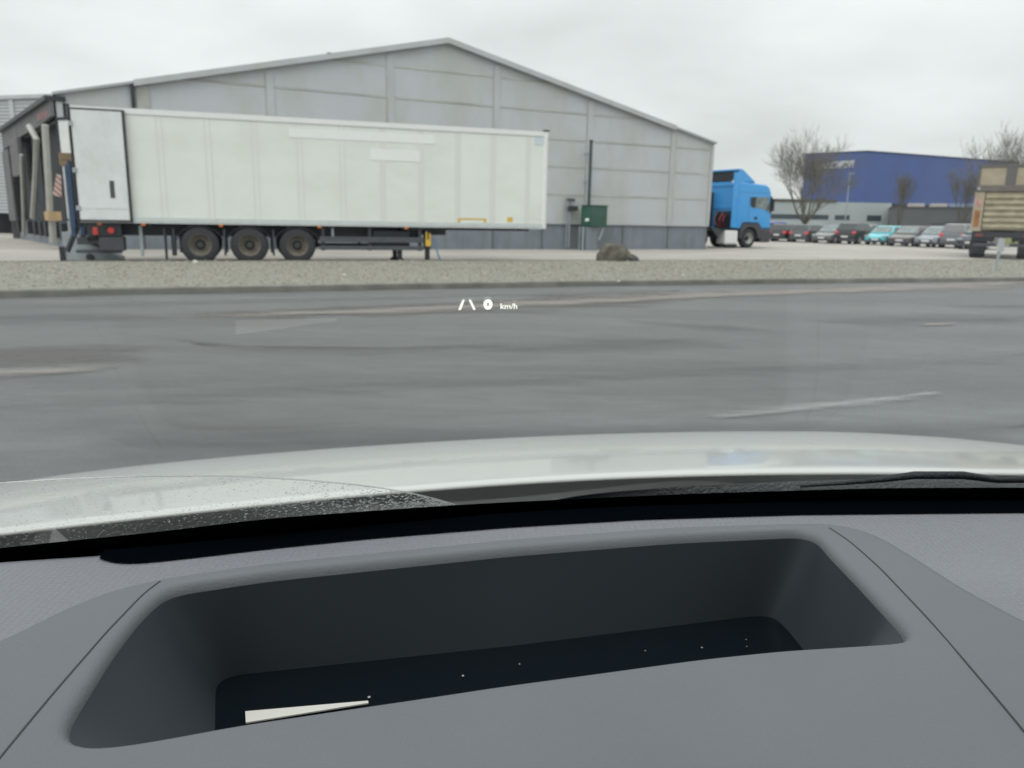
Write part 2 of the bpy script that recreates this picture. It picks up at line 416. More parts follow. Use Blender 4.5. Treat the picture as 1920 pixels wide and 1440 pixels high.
# yard paving behind the verge
yp = [(*(vb[i] + (vb[i] - vf[i]).normalized() * 0.1), 0.004) for i in range(0, NV, 3)]
b = MB(); b.add([(p[0], p[1], 0.004) for p in yp] + [(140, 75, .004), (60, 92, .004), (-70, 92, .004)], [tuple(range(len(yp) + 3))])
o = b.build('yard', M_yard); o['kind'] = 'structure'
# loose gravel on the verge
rng = np.random.default_rng(3)
def gravel(n):
    u = rng.random(n) ** 0.8; t = rng.random(n)
    i = (NV * (0.22 + 0.5 * u)).astype(int).clip(0, NV - 2)
    fr = rng.random(n)
    A = np.array([(*p,) for p in vf]); B = np.array([(*p,) for p in vb])
    p = (A[i] * (1 - fr[:, None]) + A[i + 1] * fr[:, None]) * (1 - t[:, None]) + (B[i] * (1 - fr[:, None]) + B[i + 1] * fr[:, None]) * t[:, None]
    z = 0.105 + 0.045 * t + 0.03 * np.sin(np.pi * t)
    s = 0.009 + 0.019 * rng.random(n) ** 2.5
    base = np.array([(1, 0, 0), (0, 1, 0), (-1, 0, 0), (0, -1, 0), (0, 0, .7), (0, 0, -.5)])
    ang = rng.random(n) * 6.28
    ca, sa = np.cos(ang), np.sin(ang)
    st = 0.7 + 0.6 * rng.random((n, 3))
    V = base[None] * st[:, None, :] * s[:, None, None] + rng.normal(0, 0.12, (n, 6, 3)) * s[:, None, None]
    X = V[..., 0] * ca[:, None] - V[..., 1] * sa[:, None]; Y = V[..., 0] * sa[:, None] + V[..., 1] * ca[:, None]
    V = np.stack([X + p[:, None, 0], Y + p[:, None, 1], V[..., 2] + z[:, None] + s[:, None] * .2], -1).reshape(-1, 3)
    fb = np.array([(0, 1, 4), (1, 2, 4), (2, 3, 4), (3, 0, 4), (1, 0, 5), (2, 1, 5), (3, 2, 5), (0, 3, 5)])
    Fc = (fb[None] + (np.arange(n) * 6)[:, None, None]).reshape(-1, 3)
    me = bpy.data.meshes.new('gravel')
    me.from_pydata(V.tolist(), [], Fc.tolist())
    return me
Mg = bpy.data.materials.new('pebbles'); Mg.use_nodes = True
t = Mg.node_tree; bs = t.nodes['Principled BSDF']; bs.inputs['Roughness'].default_value = 0.85
gi = t.nodes.new('ShaderNodeNewGeometry')
rp = t.nodes.new('ShaderNodeValToRGB'); rp.color_ramp.interpolation = 'LINEAR'
rp.color_ramp.elements[0].color = (0.17, 0.16, 0.125, 1); rp.color_ramp.elements[1].color = (0.50, 0.48, 0.42, 1)
e = rp.color_ramp.elements.new(0.6); e.color = (0.25, 0.235, 0.19, 1)
t.links.new(gi.outputs['Random Per Island'], rp.inputs[0]); t.links.new(rp.outputs[0], bs.inputs['Base Color'])
go = bpy.data.objects.new('gravel', gravel(42000)); COL.objects.link(go); go.data.materials.append(Mg)
tag(go, 'loose beige and grey pebbles spread over the long verge', 'gravel', kind='stuff')
# pieces of litter on the verge
M_paperlitter = mat('grubby_paper', (.55, .55, .52), rough=.8)
def litter(px, py, s, label, seed):
    rr = random.Random(seed)
    p = onz(px, py, 0.165)
    b = MB(); n = 9
    rows = []
    for k in range(5):
        h = k / 4
        rows.append([(s * (1 - .6 * h ** 2) * (1 + .35 * rr.uniform(-1, 1)) * math.cos(6.283 * i / n), s * .55 * (1 - .6 * h ** 2) * (1 + .35 * rr.uniform(-1, 1)) * math.sin(6.283 * i / n), s * .8 * h * (1 + .2 * rr.uniform(-1, 1))) for i in range(n)])
    for r in rows: r.append(r[0])
    b.grid(rows); b.add(rows[-1][:n], [tuple(range(n))])
    o = b.build('paper_litter', M_paperlitter); o.location = (p.x, p.y, p.z - 0.02); o.rotation_euler = (0, 0, rr.uniform(0, 3))
    tag(o, label, 'litter', 'white scraps on the gravel verge')
litter(366, 491, .075, 'largest white scrap, lying on the verge below the rearmost trailer wheel', 1)
litter(646, 514, .035, 'small white scrap mid-verge below the front end of the trailer underrun bar', 2)
litter(848, 500, .03, 'small white scrap on the verge just right of the yellow trailer leg', 3)
litter(1160, 526, .03, 'white scrap beside the front kerb in line with the boulder', 4)
litter(1280, 515, .03, 'white scrap near the front kerb right of the boulder', 5)

# worn marks on the road
def blob_sheet(name, pts, z, M, rings=5, n=48):
    """flat sheet whose 'edge' attribute runs from 0 at the rim to 1 in the middle"""
    P = resample(pts + [pts[0]], n + 1)[:-1]
    c = sum(P, Vector((0, 0))) / n
    vs = []; ed = []
    # shrink towards the long axis so that strips stay strips
    ax = max(((a - b_).length, (a - b_)) for a in P for b_ in P)[1].normalized(); ay = Vector((-ax.y, ax.x))
    ex = max(abs((p - c).dot(ax)) for p in P); ey = max(abs((p - c).dot(ay)) for p in P)
    sh = min(1.0, ey / ex)
    for r in range(rings):
        k = r / (rings - 1)
        for p in P:
            d = p - c; q = c + ax * d.dot(ax) * (1 - k * sh * .98) + ay * d.dot(ay) * (1 - k * .98)
            vs.append((q.x, q.y, z)); ed.append(k)
    fs = [(r * n + i, r * n + (i + 1) % n, (r + 1) * n + (i + 1) % n, (r + 1) * n + i) for r in range(rings - 1) for i in range(n)]
    fs.append(tuple(range((rings - 1) * n, rings * n)))
    b = MB(); b.add(vs, fs); o = b.build(name, M, recalc=True)
    at = o.data.attributes.new('edge', 'FLOAT', 'POINT')
    at.data.foreach_set('value', ed)
    o['kind'] = 'structure'; return o
def gpts(L_): return [Vector(onz(x, y, 0)[:2]) for x, y in L_]
M_pink = patch_material('worn_pink_asphalt', (0.245, 0.222, 0.206), 0.36, 0.66, amount=.8)
M_pinkdim = patch_material('dull_pink_asphalt', (0.115, 0.104, 0.100), 0.34, 0.72, amount=0.7)
M_darkpatch = patch_material('dark_repair', (0.062, 0.062, 0.062), 0.30, 0.95, amount=0.34)
M_lightpatch = patch_material('dry_asphalt', (0.185, 0.195, 0.195), 0.36, 0.78, amount=0.55)
M_worn_paint = patch_material('worn_white_paint', (0.36, 0.37, 0.37), 0.32, 0.92, scale=(0.4, 3, 1), rot=-45, amount=.75)
blob_sheet('worn_patch', gpts([(-120, 702), (40, 684), (240, 680), (250, 694), (120, 712), (-120, 726)]), .012, M_pink)
blob_sheet('worn_patch', gpts([(-150, 660), (150, 640), (330, 650), (260, 690), (-150, 710)]), .004, M_pinkdim)
blob_sheet('worn_patch', gpts([(260, 596), (420, 587), (760, 577), (1000, 560), (1200, 548), (1500, 536), (1960, 525), (1960, 547), (1600, 552), (1300, 562), (1000, 582), (800, 594), (420, 599), (260, 603)]), .012, M_pink)
blob_sheet('worn_patch', gpts([(200, 588), (760, 568), (1000, 552), (1300, 545), (1300, 572), (1000, 592), (500, 601)]), .004, M_pinkdim)
blob_sheet('worn_patch', gpts([(1720, 605), (1810, 604), (1810, 612), (1720, 613)]), .012, M_pink)
blob_sheet('dark_patch', gpts([(-100, 590), (200, 585), (380, 596), (200, 606), (-100, 616)]), .008, M_darkpatch)
blob_sheet('dark_patch', gpts([(300, 632), (420, 660), (700, 668), (1000, 650), (1000, 636), (700, 655), (500, 655)]), .008, M_darkpatch)
blob_sheet('dark_patch', gpts([(840, 645), (1100, 630), (1350, 632), (1400, 655), (1100, 668), (850, 665)]), .008, M_darkpatch)
blob_sheet('dark_patch', gpts([(1150, 600), (1400, 606), (1480, 625), (1380, 625), (1200, 615)]), .008, M_darkpatch)
blob_sheet('dark_patch', gpts([(1480, 600), (1700, 588), (1960, 590), (1960, 612), (1680, 622)]), .008, M_darkpatch)
blob_sheet('dark_patch', gpts([(1720, 572), (1960, 570), (1960, 584), (1800, 580)]), .008, M_darkpatch)
blob_sheet('light_patch', gpts([(-100, 735), (400, 700), (900, 680), (1400, 672), (1960, 655), (1960, 690), (1300, 712), (700, 745), (-100, 790)]), .008, M_lightpatch)
blob_sheet('light_patch', gpts([(-100, 568), (400, 558), (900, 548), (1300, 540), (1300, 548), (800, 562), (-100, 585)]), .008, M_lightpatch)
blob_sheet('dark_patch', gpts([(200, 800), (900, 800), (1300, 780), (1700, 790), (1960, 770), (1960, 850), (100, 880)]), .008, M_darkpatch)
blob_sheet('worn_paint_line', gpts([(1315, 776), (1420, 766), (1600, 750), (1765, 735), (1775, 748), (1620, 766), (1440, 782), (1325, 788)]), .012, M_worn_paint)

# ------------------------------------------------------------------ warehouse
WL = Vector((-16.45, 29.05)); WANG = R_(26.1); WW = 29.8; WE = 5.48; WA = 8.86; WD = 46.0
def warehouse():
    t = thing('warehouse', 'big grey corrugated gabled warehouse with mossy seams behind the white trailer', 'warehouse', (WL.x, WL.y, 0), WANG)
    hz = lambda s: WE + (WA - WE) * (1 - abs(s - WW / 2) / (WW / 2))
    PB = 1.22
    # gable face
    quick('gable_wall', M_clad, lambda b: b.prism([(0, 0, PB), (WW, 0, PB), (WW, 0, WE), (WW / 2, 0, WA), (0, 0, WE)], (0, .25, 0)), t)
    quick('side_wall', M_clad, lambda b: (b.box(-.0, .2, .25, WD, PB, WE - .03), b.box(WW - .2, WW, .25, WD, PB, WE - .03)), t)
    quick('plinth', M_plinth, lambda b: (b.box(.04, WW - .04, .04, .3, 0, PB), b.box(.04, .3, .3, WD, 0, PB), b.box(WW - .3, WW - .04, .3, WD, 0, PB)), t)
    quick('drip_flashing', M_trim, lambda b: b.box(-.01, WW + .01, -.05, -.003, PB - .015, PB + .07), t)
    ov = 0.18
    rf = quick('roof', M_roof, lambda b: (
        b.prism([(-.1, -ov, WE - .06), (WW / 2, -ov, WA - .03), (WW / 2, -ov, WA + .06), (-.1, -ov, WE + .03)], (0, WD + ov, 0)),
        b.prism([(WW + .1, -ov, WE - .06), (WW / 2 + .001, -ov, WA - .03), (WW / 2 + .001, -ov, WA + .06), (WW + .1, -ov, WE + .03)], (0, WD + ov, 0))), t)
    # verge fascia on the wider middle span
    sA, sB = 2.55, 27.2
    fw = .13
    def fas(b):
        b.prism([(sA, -.24, hz(sA) - fw), (WW / 2, -.24, WA - fw), (WW / 2, -.24, WA + .09), (sA, -.24, hz(sA) + .09)], (0, .055, 0))
        b.prism([(sB, -.24, hz(sB) - fw), (WW / 2 + .002, -.24, WA - fw), (WW / 2 + .002, -.24, WA + .09), (sB, -.24, hz(sB) + .09)], (0, .055, 0))
    quick('verge_fascia', M_trim, fas, t)
    def hump(b):
        P = []
        for i in range(9):
            s = WW / 2 - 2.2 + 2.0 * i / 8; P.append((s, .8, hz(s) + .05 + .15 * math.sin(math.pi * i / 8)))
        b.prism(P, (0, 3.0, 0))
    quick('ridge_cowl', M_roof, hump, rf)
    quick('roof_vent', M_dark, lambda b: (b.cyl((10.3, 2.0, hz(10.3) - .1), (10.3, 2.0, hz(10.3) + .26), .07, n=10), b.cyl((10.3, 2.0, hz(10.3) + .26), (10.3, 2.0, hz(10.3) + .42), .15, .12, n=10)), rf)
    # horizontal laps
    def laps(b):
        for z in (2.6, 3.9, 5.13, 6.35, 7.6):
            if z < WE: x0, x1 = .02, WW - .02
            else:
                q = (z - WE) / (WA - WE) * WW / 2; x0, x1 = q + .35, WW - q - .35
            b.box(x0, x1, -.02, -.002, z - .035, z + .035)
    quick('lap_flashing', M_moss, laps, t)
    # pilaster strips
    for k in range(6):
        s = 2.5 + 4.94 * k
        if k == 0:
            quick('pilaster', M_dark, lambda b: b.box(s - .08, s + .05, -.16, -.022, PB + .08, hz(s) - .05), t)
            quick('pilaster', M_moss, lambda b: b.box(s + .1, s + .55, -.06, -.022, PB + .08, hz(s) - .05), t)
        else:
            quick('pilaster', M_trim, lambda b: b.box(s - .14, s + .14, -.035, -.022, PB + .08, hz(s) - .2), t)
            quick('stained_joint', M_moss, lambda b: b.box(s - .19 if k != 5 else s + .14, s - .14 if k != 5 else s + .21, -.03, -.022, PB + .08, hz(s) - .3), t)
    quick('corner_trim', M_trim, lambda b: (b.box(-.03, .16, -.05, -.022, PB + .08, WE - .1), b.box(WW - .14, WW + .03, -.05, -.022, PB + .08, WE - .1)), t)
    quick('downpipe', M_galv, lambda b: b.cyl((WW + .1, .1, PB + 2.7), (WW + .1, .1, WE - .15), .05, n=10), t)
    # plinth joints
    quick('plinth_joint', mat('joint_dirt', (0.09, 0.10, 0.105), rough=.9), lambda b: [b.box(x - .03, x + .03, .025, .038, .02, PB - .02) for x in (2.5, 7.4, 12.3, 17.2, 19.8, 22.2, 24.4, 27.2)], t)
    return t
wh = warehouse()
def on_wall(s, out, z):      # a point in front of the warehouse gable
    return Vector((WL.x + s * math.cos(WANG) + out * math.sin(WANG), WL.y + s * math.sin(WANG) - out * math.cos(WANG), z))

def cabinet():
    p = on_wall(22.05, .95, 0)
    t = thing('green_cabinet', 'dark green metal box on a grey stand against the warehouse wall', 'cabinet', p, WANG)
    quick('box', M_green, lambda b: b.box(-.42, .5, -.42, .42, 1.12, 2.08), t, bevel=.02)
    quick('door', mat('green_door', (0.035, .125, .09), rough=.4, var=.1), lambda b: b.box(-.47, -.425, -.38, .38, 1.16, 2.03), t)
    quick('lid', M_green, lambda b: b.box(-.46, .54, -.46, .46, 2.082, 2.12), t)
    quick('stand', M_plinth, lambda b: b.box(-.55, .1, -.3, .3, 0, 1.11), t)
    quick('bracket', M_galv, lambda b: (b.prism([(.12, -.3, .5), (.2, -.3, .5), (.46, -.3, 1.1), (.36, -.3, 1.1)], (0, .06, 0)), b.box(-.7, -.62, -.2, -.12, 0, 1.1), b.box(-.7, -.62, .1, .18, 0, 1.1)), t)
    quick('warning_label', M_white, lambda b: b.cyl((-.62, -.3, 1.42), (-.475, -.3, 1.42), .07, n=12), t)
cabinet()
p = on_wall(22.0, .55, 0)
t = thing('flue_pipe', 'tall thin dark pole rising behind the green box', 'pole', p, WANG)
quick('pipe', mat('dark_green_grey', (.045, .06, .066), rough=.5), lambda b: b.cyl((0, 0, 0), (0, 0, 5.05), .075, n=14), t, smooth=False)
quick('cap', M_dark, lambda b: b.cyl((0, 0, 5.05), (0, 0, 5.13), .1, .09, n=14), t)
quick('bracket', M_galv, lambda b: (b.box(-.03, .03, .08, .5, 3.2, 3.26), b.box(-.03, .03, .08, .5, 4.5, 4.56)), t)
p = on_wall(21.05, .12, 0)
t = thing('meter_box', 'small grey boxes with pipes mounted on the warehouse wall left of the green box', 'meter box', p, WANG)
quick('upper_box', M_greyplastic, lambda b: b.box(-.05, .35, -.15, .02, 2.28, 2.42), t)
quick('lower_box', M_dark, lambda b: b.box(-.06, .5, -.2, .02, 1.84, 2.08), t, bevel=.02)
quick('conduit', M_galv, lambda b: (b.cyl((-.06, -.1, .1), (-.06, -.1, 2.35), .03, n=8), b.cyl((.1, -.08, .1), (.1, -.08, 1.85), .05, n=8)), t)

# ------------------------------------------------------------------ far corrugated hall on the left
def far_hall():
    o = aty(-330, 170, 53); c = aty(190, 190, 47)
    d = Vector((c.x - o.x, c.y - o.y)); ln = d.length; a = math.atan2(d.y, d.x)
    t = thing('corrugated_hall', 'pale ribbed metal hall on posts at the left edge of the photo', 'warehouse', (o.x, o.y, 0), a)
    Mh = ribbed(mat('hall_cladding', (.38, .40, .42), rough=.5, var=.05, stain=(.3, .31, .3), stain_amt=.4, stain_scale=(.3, .3, .3)), 'Z', .2, .04, .9)
    H_ = 7.95
    quick('wall', Mh, lambda b: b.box(0, ln, 0, 12, 1.25, H_), t)
    quick('eave_trim', M_trim, lambda b: b.box(-.1, ln + .1, -.12, 12, H_ + .002, H_ + .22), t)
    quick('pilaster', M_trim, lambda b: [b.box(x - .16, x + .16, -.07, -.003, 1.3, H_ - .02) for x in (ln * .2, ln * .45, ln * .70, ln * .93)], t)
    quick('base_wall', M_dark, lambda b: b.box(.3, ln - .3, 1.2, 11, 0, 1.25), t)
    for i in range(8):
        quick('post', mat('post_concrete', (.13, .13, .11), rough=.9, var=.2) if i == 0 else bpy.data.materials['post_concrete'], lambda b: b.box(ln * (.05 + .125 * i) - .25, ln * (.05 + .125 * i) + .25, .1, .6, 0, 1.248), t)
far_hall()

# ------------------------------------------------------------------ loading dock extension
def dock():
    YA = 28.95; A = aty(104, 182, YA); zA = A.z
    B = aty(11, 243, YA * 1.40); zB = B.z
    d = Vector((B.x - A.x, B.y - A.y)); ln = d.length; a = math.atan2(-d.y, -d.x)
    # local x runs from the far end (0) to the near end (ln); local -y faces the trailer yard
    t = thing('loading_dock', 'dark loading dock with grey canopy and pale bent frames beside the warehouse', 'loading dock', (B.x, B.y, 0), a)
    u = Vector((math.cos(a), math.sin(a))); nrm = Vector((-u.y, u.x))
    def loc(px, py, off=0.0):
        dd = ray(px, py); k = ((Vector((B.x, B.y)) + nrm * off).dot(nrm)) / Vector((dd.x, dd.y)).dot(nrm)
        P = EYEP + dd * k; return ((Vector((P.x, P.y)) - Vector((B.x, B.y))).dot(u), P.z)
    H0 = (zA + zB) / 2
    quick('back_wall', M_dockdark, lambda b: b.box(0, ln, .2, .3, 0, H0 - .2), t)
    quick('end_wall', M_dockgrey, lambda b: b.box(-.12, 0, -.2, .3, 0, H0 - .15), t); quick('end_post', M_trim, lambda b: b.box(ln - .12, ln, .0, .195, 0, H0 - .15), t)
    quick('roof', M_dark, lambda b: b.box(-.35, ln + .05, -.35, .3, H0 - .14, H0 + .02), t)
    fz = H0 - .78
    quick('fascia', M_dockgrey, lambda b: b.prism([(0, -.2, H0 - .142), (ln, -.2, H0 - .142), (ln, -.2, H0 - .66), (ln * .8, -.2, fz), (ln * .5, -.2, fz), (0, -.2, fz - .2)], (0, .12, 0)), t)
    quick('faded_sign', mat('faded_red', (.30, .15, .16), rough=.8, var=.4, vscale=5), lambda b: [b.box(ln * q, ln * q + .42, -.212, -.203, H0 - .62, H0 - .36) for q in (.80, .84, .88, .92)], t)
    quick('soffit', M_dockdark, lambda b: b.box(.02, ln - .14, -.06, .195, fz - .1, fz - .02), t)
    # shelter curtains hanging between the bays
    s1, z1 = loc(37, 250); s2, z2 = loc(55, 290)
    quick('curtain', M_dockgrey, lambda b: b.box(ln * .02, ln * .18, -.32, -.21, .9, fz - .3), t, bevel=.03)
    quick('curtain', M_dockgrey, lambda b: b.box(ln * .30, ln * .47, -.42, -.21, 2.9, fz - .05), t, bevel=.05)
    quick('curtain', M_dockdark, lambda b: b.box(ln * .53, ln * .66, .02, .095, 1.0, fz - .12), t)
    quick('platform', M_plinth, lambda b: b.box(0, ln - .13, .1, .195, 0, .95), t)
    quick('buffer', M_dark, lambda b: [b.box(ln * q - .2, ln * q + .2, -.12, .098, .35, .95) for q in (.1, .33, .47, .58, .68, .82, .94)], t)
    def frame(pts, r, off):
        P = [loc(x, y, off) for x, y in pts]
        quick('shelter_frame', M_dockwhite, lambda b: b.tube([(q[0], off, q[1]) for q in P], r, 6), t)
    frame([(55, 237), (69, 262), (67, 330), (62, 408)], .11, -.5)
    frame([(84, 234), (90, 330), (94, 408)], .12, -.5)
    frame([(97, 410), (100, 455)], .13, -.5)
    frame([(40, 290), (44, 400), (45, 442)], .08, -.45)
    P = loc(99, 403, -.5)
    quick('wood_block', M_wood, lambda b: b.box(P[0] - .5, P[0] + .45, -.7, -.3, P[1] - .2, P[1] + .12), t)
    return t
dock()

# ------------------------------------------------------------------ truck wheel
def wheel(parent, x, y, z, r, wdt, face, Mr=None, single=True):
    """tyre with a dished rim; face=-1 looks towards local -y"""
    Mr = Mr or M_rim_dirty
    h = wdt / 2; k = face
    w_ = quick('wheel', M_rubber, lambda b: b.lathe([(r * .56, -h * k), (r * .62, -h * 1.0 * k), (r * .9, -h * .98 * k), (r * .985, -h * .72 * k), (r, -h * .3 * k), (r, h * .3 * k), (r * .985, h * .72 * k), (r * .9, h * k), (r * .56, h * k), (r * .56, -h * k)], (0, 0, 0), 'y', 40), parent, smooth=True)
    w_.location = (x, y, z)
    def rim(b):
        b.lathe([(r * .60, -h * .97 * k), (r * .575, -h * 1.02 * k), (r * .54, -h * .8 * k), (r * .52, -h * .15 * k), (r * .40, h * .05 * k), (r * .30, -h * .0 * k), (r * .26, -h * .1 * k)], (0, 0, 0), 'y', 32)
        for i in range(10):
            a_ = 2 * math.pi * i / 10; q = (math.cos(a_) * r * .36, math.sin(a_) * r * .36)
            b.cyl((q[0], h * .1 * k, q[1]), (q[0], -h * .16 * k, q[1]), r * .035, n=6)
    quick('rim', Mr, rim, w_, smooth=True)
    quick('hub', M_hub, lambda b: (b.cyl((0, h * .1 * k, 0), (0, -h * .55 * k, 0), r * .24, r * .17, n=16), b.cyl((0, -h * .55 * k, 0), (0, -h * .65 * k, 0), r * .1, n=12)), w_)
    return w_

# ------------------------------------------------------------------ white semi-trailer
TR0 = Vector((-11.40, 20.71)); TRA = R_(18.6)
def trailer():
    t = thing('semi_trailer', 'long white box semi-trailer with its rear door folded back along the side', 'trailer', (TR0.x, TR0.y, 0), TRA)
    LN, WD_ = 13.05, 2.5; ZB, ZT = 1.12, 4.0
    def body(b):
        b.box(0, LN, 0, .06, ZB, ZT - .06); b.box(0, LN, WD_ - .06, WD_, ZB, ZT - .06)
        b.box(0, LN, 0, WD_, ZT - .06, ZT); b.box(0, LN, .06, WD_ - .06, ZB, ZB + .08); b.box(LN - .08, LN, .06, WD_ - .06, ZB + .08, ZT - .06)
    quick('box_body', M_box, body, t)
    quick('lower_rail', M_alu, lambda b: (b.box(0, LN + .01, -.03, -.002, ZB - .04, ZB + .12), b.box(0, LN, -.04, -.031, ZB + .015, ZB + .05), b.box(0, LN, WD_ + .002, WD_ + .03, ZB - .04, ZB + .12)), t)
    quick('upper_rail', M_white, lambda b: (b.box(0, LN + .01, -.025, -.002, ZT - .13, ZT + .01), b.box(0, LN, WD_ + .002, WD_ + .025, ZT - .13, ZT + .01)), t)
    quick('corner_post', M_white, lambda b: (b.cyl((LN - .06, .02, ZB - .02), (LN - .06, .02, ZT - .13), .075, n=12), b.cyl((LN - .06, WD_ - .02, ZB - .02), (LN - .06, WD_ - .02, ZT - .13), .075, n=12)), t)
    quick('corner_cap', M_dark, lambda b: b.box(LN - .14, LN + .05, -.05, .12, ZT + .012, ZT + .06), t, bevel=.015)
    def seams(b):
        for i, x in enumerate((2.05, 3.24, 4.44, 5.63, 6.8, 7.95, 9.08, 10.2, 11.3)):
            if i < 5:
                for dx in (-.08, .06): b.box(x + dx, x + dx + .03, -.006, -.0015, ZB + .13, ZT - .14)
            else: b.box(x - .09, x + .09, -.005, -.0015, ZB + .13, ZT - .14)
        b.box(12.35, 12.5, -.005, -.0015, ZB + .13, ZT - .14)
    quick('panel_seam', M_boxseam, seams, t)
    quick('repainted_patch', M_patch, lambda b: b.box(5.36, 9.5, -.0085, -.0065, 3.48, 3.74), t, bevel=.0)
    quick('repainted_patch', M_patch, lambda b: b.box(7.6, 9.05, -.0085, -.0065, 2.96, 3.28), t)
    quick('blue_sticker', mat('pale_blue_sticker', (.58, .67, .72), rough=.4), lambda b: b.box(12.62, 12.9, -.009, -.0065, 3.6, 3.84), t)
    quick('orange_sticker', M_yellow, lambda b: b.box(11.78, 11.95, -.009, -.0065, 1.28, 1.42), t)
    quick('yellow_bracket_mark', M_yellow, lambda b: (b.box(10.2, 11.1, -.009, -.0065, 1.33, 1.37), b.box(10.2, 10.28, -.009, -.0065, 1.245, 1.33), b.box(11.02, 11.1, -.009, -.0065, 1.245, 1.33)), t)
    # the folded-back near door
    def door(b): b.box(.02, 1.2, -.13, -.06, ZB + .03, ZT - .1)
    dr = quick('rear_door', M_door, door, t, bevel=.012)
    quick('door_seal', M_dark, lambda b: (b.box(-.02, .0, -.135, -.04, ZB, ZT - .03), b.box(1.203, 1.26, -.12, -.028, ZB - .02, ZT - .06), b.box(0, 1.2, -.135, -.05, ZT - .098, ZT - .06), b.box(0, 1.2, -.13, -.05, ZB - .01, ZB + .028)), dr)
    quick('lock_plate', M_greyplastic, lambda b: (b.box(.78, .89, -.14, -.128, 1.72, 2.16), ), dr)
    quick('door_hinge', M_galv, lambda b: [b.box(-.05, .06, -.15, -.128, z - .06, z + .06) for z in (1.45, 2.4, 3.55)], dr)
    quick('kick_strip', M_alu, lambda b: b.box(.03, 1.19, -.136, -.131, ZB + .32, ZB + .335), dr)
    # far door standing open straight back
    fd = quick('rear_door', M_door, lambda b: b.box(-1.2, 0, 0, .07, ZB + .03, ZT - .05), t, bevel=.012)
    quick('door_seal', M_dark, lambda b: (b.box(-1.25, 0, -.02, .08, ZT - .048, ZT + .03), b.box(-1.25, -1.202, -.02, .08, ZB, ZT - .05), b.box(-1.2, 0, -.02, .08, ZB - .03, ZB + .028)), fd)
    fd.location = (-.02, WD_ + .02, 0); fd.rotation_euler = (0, 0, R_(-40))
    quick('rear_frame', M_dark, lambda b: (b.box(-.07, -.0, -.02, .1, ZB - .1, ZT - .01), b.box(-.07, 0, WD_ - .12, WD_, ZB - .1, ZT), b.box(-.1, 0, 0, WD_, ZT - .02, ZT + .035)), t)
    # tail lift, upright behind the opening
    tl = quick('tail_lift', M_bluesteel, lambda b: (b.box(-.24, -.18, .25, WD_ - .2, .95, 2.65), b.box(-.34, -.24, WD_ - .75, WD_ - .62, .7, 2.65), b.box(-.34, -.24, WD_ - .45, WD_ - .35, .7, 2.65), b.box(-.34, -.24, .5, .62, .7, 2.55)), t)
    quick('rung', M_galv, lambda b: [b.box(-.62, -.36, WD_ - .35, WD_ - .2, z, z + .16) for z in (1.15, 1.45, 1.75, 2.05, 2.35)] + [b.box(-.68, -.622, WD_ - .36, WD_ - .28, .9, 2.6), b.box(-.40, -.345, WD_ - .42, WD_ - .352, .9, 2.6)], tl)
    def flag(b):
        for x, z in ((-.88, 2.05), (-.42, 2.1)):
            b.prism([(x - .12, WD_ - .5, z - .25), (x + .1, WD_ - .5, z - .3), (x + .14, WD_ - .5, z + .3), (x + .03, WD_ - .5, z + .33)], (0, .02, 0))
    Mf = mat('striped_flag', (.55, .20, .16), rough=.7)
    tn = Mf.node_tree; wv = tn.nodes.new('ShaderNodeTexWave'); wv.inputs['Scale'].default_value = 4; wv.bands_direction = 'DIAGONAL'; wv.wave_profile = 'SIN'
    tcx = tn.nodes.new('ShaderNodeTexCoord'); tn.links.new(tcx.outputs['Object'], wv.inputs['Vector'])
    rpx = tn.nodes.new('ShaderNodeValToRGB'); rpx.color_ramp.elements[0].color = (.45, .16, .13, 1); rpx.color_ramp.elements[0].position = .45; rpx.color_ramp.elements[1].color = (.6, .55, .5, 1); rpx.color_ramp.elements[1].position = .55
    tn.links.new(wv.outputs['Fac'], rpx.inputs[0]); tn.links.new(rpx.outputs[0], tn.nodes['Principled BSDF'].inputs['Base Color'])
    quick('warning_flag', Mf, flag, tl)
    quick('cylinder', M_dark, lambda b: (b.cyl((-.5, .6, .3), (-.2, .6, .95), .07, n=10), b.cyl((-.5, WD_ - .6, .4), (-.2, WD_ - .6, .9), .07, n=10)), tl)
    # chassis
    quick('chassis', M_chassis, lambda b: (b.box(.1, 9.2, .72, .86, .74, ZB - .002), b.box(.1, 9.2, 1.64, 1.78, .74, ZB - .002), b.box(9.2, LN - .3, .72, .86, 1.0, ZB - .002), b.box(9.2, LN - .3, 1.64, 1.78, 1.0, ZB - .002), [b.box(x, x + .1, .06, WD_ - .06, ZB - .10, ZB - .003) for x in (.5, 1.6, 2.6, 3.9, 5.2, 6.4, 7.6, 8.9, 10.0, 11.2, 12.3)]), t)
    for x in (2.88, 4.18, 5.48):
        quick('axle', M_chassis, lambda b: (b.cyl((x, .3, .51), (x, WD_ - .3, .51), .07, n=10), b.box(x - .35, x + .2, .68, .9, .45, .62), b.cyl((x + .3, .79, .6), (x + .3, .79, .8), .14, n=12)), t)
        wheel(t, x, .21, .515, .515, .385, -1 if False else 1)
        wheel(t, x, WD_ - .21, .515, .515, .385, -1)
    def guard(b, x):
        P = []
        for i in range(9):
            a_ = math.pi * (.08 + .84 * i / 8); P.append((x + .62 * math.cos(a_), .53 + .60 * math.sin(a_) * .82))
        for y0 in (.0, WD_ - .42):
            for (a1, b1), (a2, b2) in zip(P, P[1:]):
                b.prism([(a1, y0, b1), (a2, y0, b2), (a2, y0, b2 + .02), (a1, y0, b1 + .02)], (0, .42, 0))
            b.box(x - .68, x - .63, y0, y0 + .42, .22, .95)
    for x in (2.88, 4.18, 5.48): quick('mudguard', M_chassis, lambda b: guard(b, x), t)
    quick('mudflap', M_greyplastic, lambda b: (b.box(1.98, 2.01, .0, .42, .12, .95), b.box(1.98, 2.01, WD_ - .42, WD_, .12, .95)), t)
